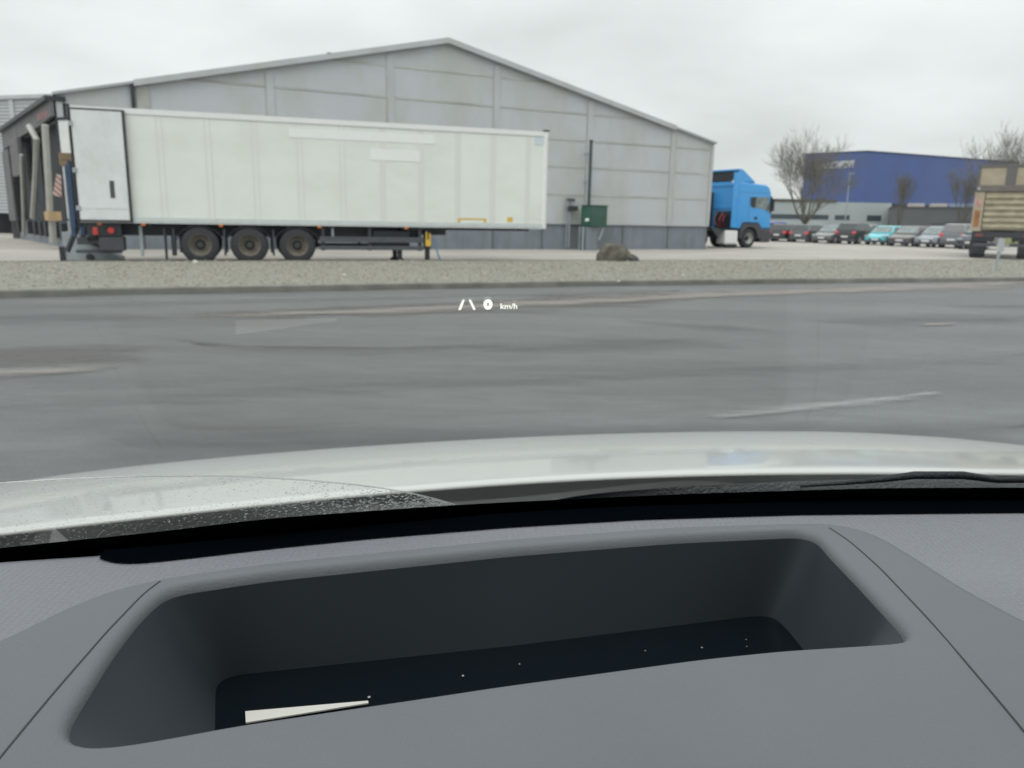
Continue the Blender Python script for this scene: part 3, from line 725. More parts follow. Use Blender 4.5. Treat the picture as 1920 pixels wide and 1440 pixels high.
    # side under-run guard
    quick('side_guard', mat('guard_rail', (.075, .082, .095), rough=.5, var=.15), lambda b: (b.box(6.1, 9.15, .0, .05, .62, .78), b.box(6.1, 9.15, .0, .05, .40, .52), b.box(6.1, 9.15, WD_ - .05, WD_, .62, .78), b.box(6.1, 9.15, WD_ - .05, WD_, .40, .52)), t)
    quick('guard_post', M_chassis, lambda b: [b.box(x, x + .09, y, y + .06, .38, ZB - .05) for x in (6.16, 7.5, 9.0) for y in (.052, WD_ - .112)], t)
    quick('pallet_box', M_dark, lambda b: b.box(7.65, 8.75, .13, .75, .5, ZB - .16), t, bevel=.02)
    quick('support_bracket', M_galv, lambda b: (b.box(6.45, 6.52, .1, .16, .7, ZB - .05), b.box(1.35, 1.43, .2, .3, .2, ZB - .1)), t)
    # landing legs
    for x, y in ((8.62, 1.9), (9.3, .12)):
        lg = quick('landing_leg', M_dark, lambda b: (b.box(x - .09, x + .09, y, y + .18, .45, ZB - .05), b.box(x - .065, x + .065, y + .025, y + .155, .06, .45), b.prism([(x - .18, y - .02, 0), (x + .18, y - .02, 0), (x + .1, y - .02, .1), (x - .1, y - .02, .1)], (0, .22, 0))), t)
        if x > 9: quick('yellow_guard', M_yellow, lambda b: (b.box(x - .08, x + .08, y - .04, y - .003, .52, .72), b.box(x - .07, x - .02, y - .035, y - .003, .73, .95), b.box(x + .03, x + .08, y - .035, y - .003, .73, .9)), lg)
    quick('leg_crossbar', M_dark, lambda b: (b.box(8.7, 9.9, .3, .4, .85, 1.0), b.box(8.5, 9.7, .05, .6, ZB - .12, ZB - .045)), t)
    quick('foot_plate', M_dark, lambda b: (b.box(8.4, 8.52, .15, .28, .08, .45), b.prism([(8.32, .12, 0), (8.62, .12, 0), (8.54, .12, .16), (8.4, .12, .16)], (0, .2, 0))), t)
    quick('air_hose', mat('blue_hose', (.10, .22, .38), rough=.5), lambda b: b.tube([(9.5, .2, .75), (9.55, .12, .5), (9.62, .1, .25), (9.72, .1, .02)], .025, 8), t)
    # rear lights and bumper
    quick('light_board', M_dark, lambda b: (b.box(.12, .95, .02, .3, .72, 1.07), b.box(.1, .3, .3, WD_ - .3, .6, .9)), t, bevel=.02)
    quick('side_box', M_greyplastic, lambda b: b.box(.38, .98, .04, .5, .34, .715), t, bevel=.03)
    quick('bumper', M_chassis, lambda b: (b.box(-.15, .1, .1, WD_ - .1, .5, .68), b.box(-.2, .9, .12, .3, .28, .36)), t)
    quick('red_light', M_red, lambda b: b.box(.26, .39, -.02, .018, .76, .96), t, bevel=.02)
    quick('red_light', M_red, lambda b: b.cyl((.70, .018, .88), (.70, -.03, .88), .08, n=16), t)
    quick('number_plate', M_white, lambda b: b.box(-.162, -.152, .3, .8, .53, .65), t)
    for x in (.44, 3.45, 6.1, 8.62, 1.5): quick('marker_light', M_orange, lambda b: b.box(x - .05, x + .05, -.03, -.003, ZB - .1, ZB - .045), t)
    return t
trailer()
# things behind the trailer: dock plate, cardboard
def in_trailer(x, y, z): return Vector((TR0.x + x * math.cos(TRA) - y * math.sin(TRA), TR0.y + x * math.sin(TRA) + y * math.cos(TRA), z))
t = thing('dock_ramp', 'grey steel wedge ramp standing on the ground behind the trailer', 'ramp', in_trailer(-.1, 1.9, 0), TRA)
quick('plate', M_galv, lambda b: b.prism([(-.65, -.5, .02), (.75, -.5, .02), (.75, -.5, .1), (-.55, -.5, .8), (-.65, -.5, .8)], (0, 1.0, 0)), t)
quick('foot', M_dark, lambda b: (b.box(-.75, -.6, -.52, -.503, 0, .4), b.cyl((.0, -.62, .12), (.0, -.503, .12), .09, n=12)), t)
o = quick('cardboard_box', M_cardboard, lambda b: (b.box(-.28, .28, -.22, .22, 0, .34), b.box(-.28, .28, -.23, -.221, .16, .2)), None, bevel=.006)
o.location = in_trailer(-.5, 2.26, 2.62); o.rotation_euler = (0, 0, TRA + .1)
tag(o, 'brown cardboard box on top of the folded tail lift behind the trailer', 'box')

# ------------------------------------------------------------------ blue tractor unit
def tractor():
    p = Vector((13.70, 46.0, 0))
    t = thing('tractor_truck', 'bright blue tractor truck without a trailer beside the warehouse corner', 'truck', p, R_(31), scale=1.10)
    W = 2.46
    prof = [(-1.0, 1.0), (-1.0, 3.42), (1.05, 3.30), (1.28, 3.18), (1.42, 2.95), (1.52, 2.4), (1.56, 1.6), (1.56, 1.02), (.85, 1.02), (.62, 1.30), (-.55, 1.30), (-.7, 1.0)]
    def cab(b): b.prism([(x, 0, z) for x, z in prof], (0, W, 0))
    c = quick('cab', M_blue, cab, t, bevel=.09, seg=3)
    # roof deflector, open at the back
    def spo(b):
        for y0 in (.05, W - .11):
            b.prism([(-1.06, y0, 3.40), (-1.06, y0, 4.0), (-.8, y0, 3.98), (.15, y0, 3.40)], (0, .06, 0))
        b.prism([(-1.06, .05, 3.95), (-.8, .05, 3.93), (.15, .05, 3.36), (.2, .05, 3.42), (-.78, .05, 4.02), (-1.06, .05, 4.04)], (0, W - .1, 0))
    quick('roof_deflector', M_blue, spo, t, bevel=.02)
    quick('deflector_shade', M_dark, lambda b: b.box(-.98, -.9, .12, W - .12, 3.43, 3.94), t)  # dark panel put in for the shade inside the hollow deflector
    quick('side_fairing', M_blue, lambda b: (b.box(-1.38, -1.0, .03, .09, 1.05, 3.85), b.box(-1.38, -1.0, W - .09, W - .03, 1.05, 3.85)), t, bevel=.02)
    quick('rear_panel_lip', M_blue, lambda b: (b.box(-1.05, -1.002, .1, W - .1, 3.2, 3.36), b.box(-1.045, -1.002, .15, W - .5, 2.05, 2.13)), t)
    quick('work_lamp', M_white, lambda b: b.cyl((-1.02, .35, 3.4), (-1.12, .35, 3.4), .09, n=12), t)
    # glazing
    sw = quick('side_window', M_glasspale, lambda b: b.prism([(.28, -.012, 2.66), (1.22, -.012, 2.66), (1.38, -.012, 2.3), (1.38, -.012, 1.86), (.95, -.012, 2.04), (.28, -.012, 2.1)], (0, .011, 0)), t)
    quick('window_trim', M_dark, lambda b: (b.prism([(-.12, -.018, 2.62), (.25, -.018, 2.66), (.25, -.018, 2.1), (-.02, -.018, 2.12), (-.12, -.018, 2.3)], (0, .017, 0)), b.box(.235, .28, -.016, -.002, 2.1, 2.66)), t)
    quick('windscreen', M_glassdark, lambda b: b.prism([(1.365, .15, 2.92), (1.525, .15, 1.95), (1.57, .15, 1.95), (1.40, .15, 2.93)], (0, W - .3, 0)), t)
    quick('pillar', M_dark, lambda b: b.prism([(1.36, -.02, 2.75), (1.46, -.02, 2.72), (1.55, -.02, 1.85), (1.40, -.02, 1.85)], (0, .02, 0)), t)
    quick('mirror', M_dark, lambda b: (b.box(1.42, 1.53, -.2, -.04, 1.95, 2.6), b.box(1.42, 1.48, -.1, .02, 2.6, 2.66)), t, bevel=.03)
    quick('door_handle', M_dark, lambda b: b.box(.27, .47, -.03, -.002, 1.50, 1.64), t, bevel=.015)
    quick('door_seam', M_dark, lambda b: (b.box(-.2, -.185, -.004, -.001, 1.35, 2.7), b.box(-1.0, 1.4, -.004, -.001, 2.86, 2.87)), t)
    quick('sun_visor', M_blue, lambda b: b.prism([(1.36, .2, 3.0), (1.62, .2, 2.86), (1.62, .2, 2.9), (1.36, .2, 3.06)], (0, W - .4, 0)), t)
    # dark plastic: arch, bumper, steps
    def arch(b):
        P = []
        for i in range(11):
            a_ = math.pi * i / 10; P.append((.62 * math.cos(a_), .52 + .60 * math.sin(a_)))
        outer = [(.85, .52), (.85, 1.015), (.63, 1.295), (-.56, 1.295), (-.72, .995), (-.72, .52)]
        b.prism([(x, -.03, z) for x, z in P[::-1]] + [(x, -.03, z) for x, z in outer], (0, .35, 0))
        b.prism([(x, W - .32, z) for x, z in P[::-1]] + [(x, W - .32, z) for x, z in outer], (0, .35, 0))
    quick('wheel_arch', M_greyplastic, arch, t)
    quick('bumper', M_greyplastic, lambda b: b.box(.86, 1.6, -.02, W + .02, .30, 1.015), t, bevel=.07)
    quick('headlight', M_galv, lambda b: (b.box(1.58, 1.63, .1, .5, .62, .85), b.box(1.58, 1.63, W - .5, W - .1, .62, .85)), t)
    quick('rear_recess', M_dark, lambda b: (b.box(-1.06, -1.003, .45, 1.5, 1.05, 1.9), b.box(-1.5, -1.1, W - .75, W - .25, 1.0, 2.9)), t)
    quick('air_line', mat('dull_orange_hose', (.25, .10, .03), rough=.6), lambda b: b.tube([(-1.12, 1.3, 1.85), (-1.3, 1.35, 1.5), (-1.25, 1.25, 1.2), (-1.12, 1.2, 1.1)], .035, 8), t)
    quick('air_line', mat('maroon_hose', (.20, .02, .04), rough=.5), lambda b: (b.tube([(-1.12, .9, 1.8), (-1.4, .9, 1.45), (-1.35, .9, 1.12), (-1.1, .88, 1.05)], .05, 8), b.tube([(-1.12, .75, 1.7), (-1.3, .75, 1.35), (-1.12, .75, 1.1)], .05, 8)), t)
    # running gear
    quick('chassis', M_chassis, lambda b: (b.box(-4.1, 1.0, .75, .85, .62, .92), b.box(-4.1, 1.0, W - .85, W - .75, .62, .92), b.box(-4.05, -.8, .1, .7, .9, .97), b.box(-3.1, -2.3, .7, 1.7, .92, 1.15)), t)
    quick('fuel_tank', M_white, lambda b: b.box(-1.75, -.82, .03, .65, .22, .9), t, bevel=.06, seg=3)
    quick('step', M_dark, lambda b: b.box(-1.7, -.85, .02, .3, .08, .2), t)
    quick('rear_mudguard', M_greyplastic, lambda b: [b.box(-2.9 + .1 * i, -2.78 + .1 * i, .0, .6, 1.06 - .09 * i * (i > 0), 1.1 - .02 * i) for i in range(7)] + [b.box(-3.6, -2.85, .0, .6, 1.06, 1.1)], t)
    wheel(t, 0, .2, .51, .51, .34, 1, M_rim); wheel(t, 0, W - .2, .51, .51, .34, -1, M_rim)
    wheel(t, -3.45, .32, .51, .51, .62, 1, M_rim); wheel(t, -3.45, W - .32, .51, .51, .62, -1, M_rim)
    return t
tractor()

# ------------------------------------------------------------------ beige tipper truck, seen from behind
def tipper():
    p = onz(1874, 486, 0)
    t = thing('tipper_truck', 'beige rusty tipper truck seen from behind at the right edge', 'truck', (p.x, p.y, 0), R_(58))
    # local x forward, y to the left; rear face at x = 0
    hw = 1.27
    quick('tipper_body', M_beige, lambda b: (b.box(.12, 6.2, -hw, -hw + .08, 1.3, 3.0), b.box(.12, 6.2, hw - .08, hw, 1.3, 3.0), b.box(.12, 6.2, -hw + .08, hw - .08, 1.3, 1.42), b.box(6.1, 6.2, -hw + .08, hw - .08, 1.42, 3.3)), t)
    def gate(b):
        b.box(.0, .1, -hw + .4, hw - .4, 1.3, 2.95)
        for i in range(6):
            z = 1.36 + .26 * i
            b.prism([(0, -hw + .42, z), (-.09, -hw + .42, z + .04), (-.09, -hw + .42, z + .12), (0, -hw + .42, z + .17)], (0, 2 * hw - .84, 0))
    quick('tailgate', mat('tailgate_paint', (.38, .345, .245), rough=.6, var=.2, vscale=2.5, stain=(.2, .16, .1), stain_amt=.7, stain_scale=(2, 1, 5)), gate, t)
    for sgn in (-1, 1):
        y0, y1 = sorted((sgn * (hw + .03), sgn * (hw - .37)))
        po = quick('corner_post', M_beige, lambda b: b.box(-.06, .14, y0, y1, 1.22, 2.96), t, bevel=.02)
        quick('rust_panel', M_rust, lambda b: b.box(-.075, -.062, y0 + .1, y1 - .08, 1.42, 2.15), po)
        quick('hazard_board', mat('pale_red_board', (.50, .28, .24), rough=.6, var=.3, vscale=6), lambda b: b.box(-.075, -.062, y0 + .1, y1 - .08, 2.3, 2.62), po)
    quick('cross_beam', mat('beam_brown', (.145, .13, .115), rough=.7, var=.15), lambda b: b.box(-.1, .2, -hw, hw, 2.97, 3.24), t, bevel=.02)
    quick('upper_board', M_beige, lambda b: (b.box(.0, .08, -hw + .1, -.2, 3.25, 4.02), b.box(.0, .08, .2, hw - .1, 3.25, 4.02)), t)
    quick('upper_frame', mat('frame_brown', (.12, .115, .11), rough=.7), lambda b: (b.box(-.03, .12, -.198, .198, 3.245, 4.03), b.box(-.04, 6.2, -hw, hw, 4.03, 4.15), b.box(-.03, .1, -hw, -hw + .098, 3.245, 4.02), b.box(-.03, .1, hw - .098, hw, 3.245, 4.02)), t)
    quick('upper_side', M_beige, lambda b: (b.box(.13, 6.2, -hw, -hw + .05, 3.0, 4.02), b.box(.13, 6.2, hw - .05, hw, 3.0, 4.02)), t)
    quick('side_lamp', M_galv, lambda b: (b.cyl((-.14, hw - .1, 3.1), (-.1, hw - .1, 3.1), .07, n=12),), t)
    quick('chassis', M_dark, lambda b: (b.box(.1, 8.4, -.5, -.38, .75, 1.29), b.box(.1, 8.4, .38, .5, .75, 1.29), b.box(.0, .2, -hw + .1, hw - .1, .95, 1.2), b.box(.1, .6, .5, hw - .05, .8, 1.22), b.box(.1, .6, -hw + .05, -.5, .8, 1.22)), t)
    quick('bumper', M_chassis, lambda b: b.box(-.02, .1, -hw + .15, hw - .15, .55, .7), t)
    quick('tail_light', mat('dusty_red_lamp', (.16, .05, .04), rough=.6), lambda b: (b.box(-.03, -.003, hw - .5, hw - .2, .98, 1.12), b.box(-.03, -.003, -hw + .2, -hw + .5, .98, 1.12)), t)
    quick('number_plate', mat('dusty_plate', (.3, .27, .25), rough=.6), lambda b: b.box(-.035, -.022, -.3, .22, .57, .69), t)
    for x in (1.0, 2.35):
        for sgn in (-1, 1): wheel(t, x, sgn * (hw - .32), .5, .5, .6, 1 if sgn < 0 else -1)
    for sgn in (-1, 1): wheel(t, 6.9, sgn * (hw - .2), .5, .5, .32, 1 if sgn < 0 else -1)
    quick('mudflap', M_dark, lambda b: (b.box(.42, .45, hw - .62, hw, .25, .8), b.box(.42, .45, -hw, -hw + .62, .25, .8)), t)
    quick('cab', M_beige, lambda b: b.box(6.4, 8.4, -hw + .05, hw - .05, .9, 3.1), t, bevel=.12)
tipper()

# ------------------------------------------------------------------ parked cars
def car_mats(paint, rough=.3): return paint
M_carA = mat('car_paint_charcoal', (.035, .037, .042), rough=.25, coat=.6)
def make_car(kind='hatch'):
    """kind: hatch / estate / suv ; local x forward, origin on the ground in the middle"""
    t = thing('parked_car', 'x', 'car')
    L2 = {'hatch': 2.0, 'estate': 2.3, 'suv': 2.2}[kind]; H_ = {'hatch': 1.46, 'estate': 1.47, 'suv': 1.66}[kind]
    hw = .86; belt = .62 * H_
    rb = {'hatch': -L2 + .18, 'estate': -L2 + .12, 'suv': -L2 + .1}[kind]
    lower = [(-L2, .38), (-L2 - .02, .62), (rb - .04, belt), (.95, belt - .01), (L2 - .25, belt - .2), (L2 - .02, .62), (L2, .42), (L2 - .1, .24), (-L2 + .1, .24)]
    roofp = [(rb, belt), (rb + .38, H_ - .05), (rb + .75, H_), (.0, H_), (.28, H_ - .05), (1.0, belt)]
    top = hw * .76
    def wid(z): return hw if z <= belt else hw + (top - hw) * (z - belt) / (H_ - belt)
    def lo(b):
        rows = []
        n = len(lower)
        v = []
        for s in (-1, 1):
            for x, z in lower:
                e = .10 if abs(x) > L2 - .3 else 0
                v.append((x, s * (hw - e), z))
        b.add(v, [tuple(range(n))[::-1], tuple(range(n, 2 * n))] + [(i, (i + 1) % n, n + (i + 1) % n, n + i) for i in range(n)])
    def up(b):
        n = len(roofp); v = []
        for s in (-1, 1):
            for x, z in roofp: v.append((x, s * wid(z) * .985, z))
        b.add(v, [tuple(range(n))[::-1], tuple(range(n, 2 * n))] + [(i, (i + 1) % n, n + (i + 1) % n, n + i) for i in range(n)])
    quick('body', M_carA, lo, t, bevel=.07, seg=3, smooth=False)
    quick('cabin', M_carA, up, t, bevel=.06, seg=3)
    def side(b):
        for s in (-1, 1):
            for (xa, xb_, xc, xd) in ((rb + .30, rb + .55, -.55, -.5), (-.42, -.45, .22, .78)):
                z0, z1 = belt + .03, H_ - .12
                b.add([(xa, s * (wid(z0) * .985 + .006), z0), (xd, s * (wid(z0) * .985 + .006), z0), (xc, s * (wid(z1) * .985 + .006), z1), (xb_, s * (wid(z1) * .985 + .006), z1)], [(0, 1, 2, 3)])
    quick('side_window', M_glassdark, side, t)
    def quad(b, pa, pb, e, f0, f1):
        (x0, z0), (x1, z1) = pa, pb
        dx, dz = x1 - x0, z1 - z0; ln = math.hypot(dx, dz); nx, nz_ = (dz / ln, -dx / ln)
        if nx * e < 0: nx, nz_ = -nx, -nz_
        q = []
        for f in (f0, f1):
            x, z = x0 + dx * f, z0 + dz * f; y = wid(z) * .86
            q.append((x + nx * .008, y, z + nz_ * .008)); q.append((x + nx * .008, -y, z + nz_ * .008))
        b.add([q[0], q[1], q[3], q[2]], [(0, 1, 2, 3)])
    quick('windscreen', M_glasspale, lambda b: quad(b, (1.0, belt), (.28, H_ - .05), 1, .08, .94), t)
    quick('rear_window', M_glassdark, lambda b: quad(b, (rb, belt), (rb + .38, H_ - .05), -1, .08, .92), t)
    quick('bumper', M_greyplastic, lambda b: (b.box(-L2 - .03, -L2 + .3, -hw + .05, hw - .05, .22, .36), b.box(L2 - .3, L2 + .02, -hw + .08, hw - .08, .22, .36), b.box(L2 - .02, L2 + .015, -.45, .45, .40, .52)), t, bevel=.03)
    for s in (-1, 1):
        quick('headlight', M_galv, lambda b: b.box(L2 - .28, L2 - .0, s * (hw - .22) - .17, s * (hw - .22) + .17, .60, .72), t, bevel=.04)
        quick('tail_light', M_redlit, lambda b: b.box(-L2 - .03, -L2 + .18, s * (hw - .17) - .14, s * (hw - .17) + .14, belt - .22, belt - .04), t, bevel=.03)
    quick('number_plate', M_white, lambda b: (b.box(-L2 - .045, -L2 - .025, -.26, .26, .52, .63), b.box(L2 + .017, L2 + .03, -.26, .26, .40, .5)), t)
    for x in (-L2 * .64, L2 * .66):
        for s in (-1, 1):
            wq = quick('wheel', M_rubber, lambda b: b.cyl((0, -.1, 0), (0, .1, 0), .315, n=24), t, bevel=.03)
            wq.location = (x, s * (hw - .085), .315)
            quick('rim', M_rim, lambda b: b.cyl((0, s * .1, 0), (0, s * .112, 0), .2, .17, n=16), wq)
    return t
protos = {k: make_car(k) for k in ('hatch', 'estate', 'suv')}
used = set()
paints = {}
def paint(name, col):
    if name not in paints: paints[name] = mat('car_paint_' + name, col, rough=.25, coat=.6, var=.03)
    return paints[name]
def park(kind, pname, col, px, py, head, label, group=None):
    src = protos[kind]
    if kind not in used: o = src; used.add(kind)
    else: o = copy_tree(src)
    p = onz(px, py, 0)
    o.location = (p.x, p.y, 0.004); o.rotation_euler = (0, 0, R_(head)); o['label'] = label; o['group'] = group or 'cars parked beyond the yard'
    return o, paint(pname, col)
jobs = []
BK, FR = 42, 222
spec = [
 ('suv', 'royal_blue', (.03, .07, .36), 1456, 451.5, BK, 'royal blue car just right of the blue truck cab, its back to the camera'),
 ('estate', 'charcoal', (.035, .037, .042), 1481, 453.0, BK, 'dark charcoal car second from the blue truck, red tail light showing'),
 ('estate', 'slate', (.075, .08, .09), 1521, 454.5, BK, 'slate grey car parked below the trunk of the big bare tree'),
 ('hatch', 'grey_green', (.15, .16, .155), 1561, 456.5, FR, 'grey green car between the tree trunk and the black car with a bright tail light'),
 ('suv', 'black', (.025, .027, .03), 1606, 457.5, BK, 'large black car with chrome strip parked left of the turquoise car'),
 ('hatch', 'turquoise', (.09, .50, .56), 1660, 459.5, FR, 'bright turquoise small car facing the camera'),
 ('hatch', 'brown', (.10, .085, .08), 1706, 462.0, FR, 'brown grey hatchback parked right of the turquoise car'),
 ('estate', 'silver', (.26, .29, .33), 1757, 463.5, FR, 'pale silver car with large windscreen facing left'),
 ('suv', 'grey', (.14, .15, .165), 1803, 465.0, BK, 'grey car with its back to the camera, beside the beige tipper truck'),
 ('estate', 'ash', (.20, .21, .21), 1585, 445.0, FR, 'ash grey car in the second row, behind the black car'),
 ('suv', 'pale', (.36, .37, .36), 1632, 446.5, BK, 'pale grey tall car in the second row, roof showing left of the turquoise car'),
 ('hatch', 'graphite', (.05, .052, .056), 1548, 444.0, BK, 'graphite hatchback in the second row, right of the tree trunk'),
 ('hatch', 'sage', (.20, .235, .21), 1716, 450.0, FR, 'sage grey car in the second row, behind the brown hatchback'),
 ('suv', 'midnight', (.03, .034, .05), 1838, 467.5, FR, 'midnight dark car half hidden by the beige tipper truck'),
]
placed = [park(*s) for s in spec]
for o, P in placed: set_mats(o, {M_carA: P})

# ------------------------------------------------------------------ far buildings
def face_box(name, label, cat, pa, pb, depth):
    """building whose front runs from ground point pa to pb; local x along the front, local y away from the viewer"""
    d = Vector((pb.x - pa.x, pb.y - pa.y)); a = math.atan2(d.y, d.x)
    return thing(name, label, cat, (pa.x, pa.y, 0), a), d.length
def store():
    Y0 = 150.0
    A_ = aty(1510, 290, Y0 + 8.3); Bc = aty(1627, 284, Y0); C_ = aty(1912, 305, Y0 + 18.9)
    ztop = (A_.z + Bc.z) / 2 ; zb = aty(1627, 381, Y0).z
    t = thing('blue_store', 'deep blue box-shaped store building rising behind the car park', 'building', (Bc.x, Bc.y, 0))
    q = lambda P: (P.x - Bc.x, P.y - Bc.y)
    a2, c2 = q(A_), q(C_)
    d2 = (a2[0] + c2[0], a2[1] + c2[1])
    H1, H2, H3 = A_.z, Bc.z, C_.z
    def blk(b):
        vs = [(*a2, zb), (0, 0, zb), (*c2, zb), (*d2, zb), (*a2, H2), (0, 0, H2), (*c2, H2), (*d2, H2)]
        b.add(vs, [(0, 1, 5, 4), (1, 2, 6, 5), (2, 3, 7, 6), (3, 0, 4, 7), (4, 5, 6, 7)])
    quick('upper_block', ribbed(M_store, 'X', .9, .05, .25), blk, t)
    s = .985
    def low(b):
        k = [(a2[0] * s + .3, a2[1] * s + .3), (.3, .6), (c2[0] * s, c2[1] * s + .6), (d2[0] * s, d2[1] * s)]
        b.add([(*p_, 0) for p_ in k] + [(*p_, zb + .1) for p_ in k], [(0, 1, 5, 4), (1, 2, 6, 5), (2, 3, 7, 6), (3, 0, 4, 7)])
    quick('ground_floor', M_greywall, low, t)
    def cope(b):
        for P0, P1 in (((a2), (0, 0)), ((0, 0), c2)):
            d = Vector((P1[0] - P0[0], P1[1] - P0[1])).normalized(); n = Vector((d.y, -d.x)) * .12
            b.add([(P0[0] + n.x, P0[1] + n.y, H2 - .0), (P1[0] + n.x, P1[1] + n.y, H2 - .0), (P1[0] - n.x, P1[1] - n.y, H2), (P0[0] - n.x, P0[1] - n.y, H2),
                   (P0[0] + n.x, P0[1] + n.y, H2 + .18), (P1[0] + n.x, P1[1] + n.y, H2 + .18), (P1[0] - n.x, P1[1] - n.y, H2 + .18), (P0[0] - n.x, P0[1] - n.y, H2 + .18)],
                  [(0, 1, 5, 4), (1, 2, 6, 5), (2, 3, 7, 6), (3, 0, 4, 7), (4, 5, 6, 7)])
    quick('coping', mat('dark_coping', (.03, .045, .09), rough=.5), cope, t)
    # illegible white lettering on the left face
    d = Vector((-a2[0], -a2[1])); ln = d.length; d.normalize(); n = Vector((d.y, -d.x))
    rr = random.Random(5)
    def lets(b):
        for i, f in enumerate([.17, .215, .27, .315, .36, .41, .455, .50, .545, .60, .645, .69, .735, .775]):
            x = f * ln; hgt = (.75, 1.05, 1.25)[min(2, i // 3)] ; wd = .42
            z0 = aty(1560, 313, Y0 + 6).z - .5 + .012 * i
            for (u0, u1, v0, v1) in random.Random(i).choice([[(0, .25, 0, 1), (.25, 1, .0, .22), (.25, 1, .78, 1)], [(0, .25, 0, 1), (.75, 1, 0, 1), (.25, .75, .4, .62)], [(.35, .65, 0, 1), (0, 1, .8, 1)], [(0, .25, 0, 1), (.25, 1, .8, 1), (.75, 1, .4, .8), (.25, 1, .38, .58)]]):
                P0 = Vector(a2) + d * (x + wd * u0 * 1.2); P1 = Vector(a2) + d * (x + wd * u1 * 1.2)
                p0 = P0 + n * .05; p1 = P1 + n * .05; q0 = P0 + n * .2; q1 = P1 + n * .2
                za, zb_ = z0 + hgt * v0, z0 + hgt * v1
                b.add([(*p0, za), (*p1, za), (*q1, za), (*q0, za), (*p0, zb_), (*p1, zb_), (*q1, zb_), (*q0, zb_)], [(0, 3, 2, 1), (4, 5, 6, 7), (0, 1, 5, 4), (1, 2, 6, 5), (2, 3, 7, 6), (3, 0, 4, 7)])
    quick('sign_lettering', M_white, lets, t)
store()
def office():
    pa = aty(1395, 425, 118); pb = aty(1667, 426, 118)
    pa.z = pb.z = 0
    t, ln = face_box('low_office', 'long low pale grey office with a dark strip of windows below the blue store', 'building', pa, pb, 15)
    zt = aty(1560, 379, 118).z
    quick('wall', M_office, lambda b: b.box(0, ln, 0, 14, 0, zt), t)
    quick('roof_edge', M_brownfascia, lambda b: b.box(-.1, ln * .62, -.15, 14, zt + .002, zt + .35), t)
    z0, z1 = aty(1500, 411, 118).z, aty(1500, 402, 118).z
    X = lambda px: (aty(px, 410, 118) - pa).length
    quick('window', M_window, lambda b: b.box(.5, X(1550), -.03, .0, z0, z1), t)
    quick('window', M_window, lambda b: b.box(X(1562), X(1590), -.03, .0, z0, z1), t)
    quick('window', M_window, lambda b: b.box(X(1623), X(1650), -.03, .0, z0 - .1, z1 + .05), t)
    quick('plinth', M_trim, lambda b: b.box(.0, ln, -.06, -.002, 0, 1.6), t)
office()
def shed():
    pa = aty(1668, 426, 112); pb = aty(1990, 432, 104); pa.z = pb.z = 0
    t, ln = face_box('grey_shed', 'dull dark grey flat shed right of the low pale office', 'building', pa, pb, 15)
    zt = aty(1720, 390, 111).z
    quick('wall', M_greywall, lambda b: b.box(0, ln, 0, 12, 0, zt), t)
    quick('roof', M_brownfascia, lambda b: b.box(-.1, ln + .1, -.1, 12, zt + .002, zt + .16), t)
    quick('ramp_stripe', mat('shed_stripe', (.075, .08, .085), rough=.7), lambda b: b.prism([(ln * .25, -.03, 1.7), (ln * .62, -.03, 2.5), (ln * .62, -.03, 2.8), (ln * .25, -.03, 2.0)], (0, .027, 0)), t)
    quick('roof_unit', mat('pale_roof_unit', (.45, .42, .42), rough=.6, var=.1), lambda b: [b.box(ln * f, ln * f + 2.1, .4, 2, zt + .165, zt + .62) for f in (.10, .235)], t, bevel=.05)
    quick('roof_unit', mat('blue_roof_unit', (.24, .32, .45), rough=.6, var=.1), lambda b: [b.box(ln * f, ln * f + 1.8, .4, 2, zt + .165, zt + .6) for f in (.35, .44, .53)], t, bevel=.05)
shed()
# grass bank behind the cars
pa, pb = aty(1380, 432, 84), aty(2050, 436, 72)
b = MB()
rows = []
for k, (dy, z) in enumerate(((0, .0), (2.5, .55), (6, .75), (16, .9), (26, .9))):
    rows.append([((pa.x + (pb.x - pa.x) * i / 12), (pa.y + (pb.y - pa.y) * i / 12) + dy, z + .06 * math.sin(i * 1.7 + k)) for i in range(13)])
o = b.grid(rows).build('grass_bank', M_grass, smooth=True); o['kind'] = 'structure'

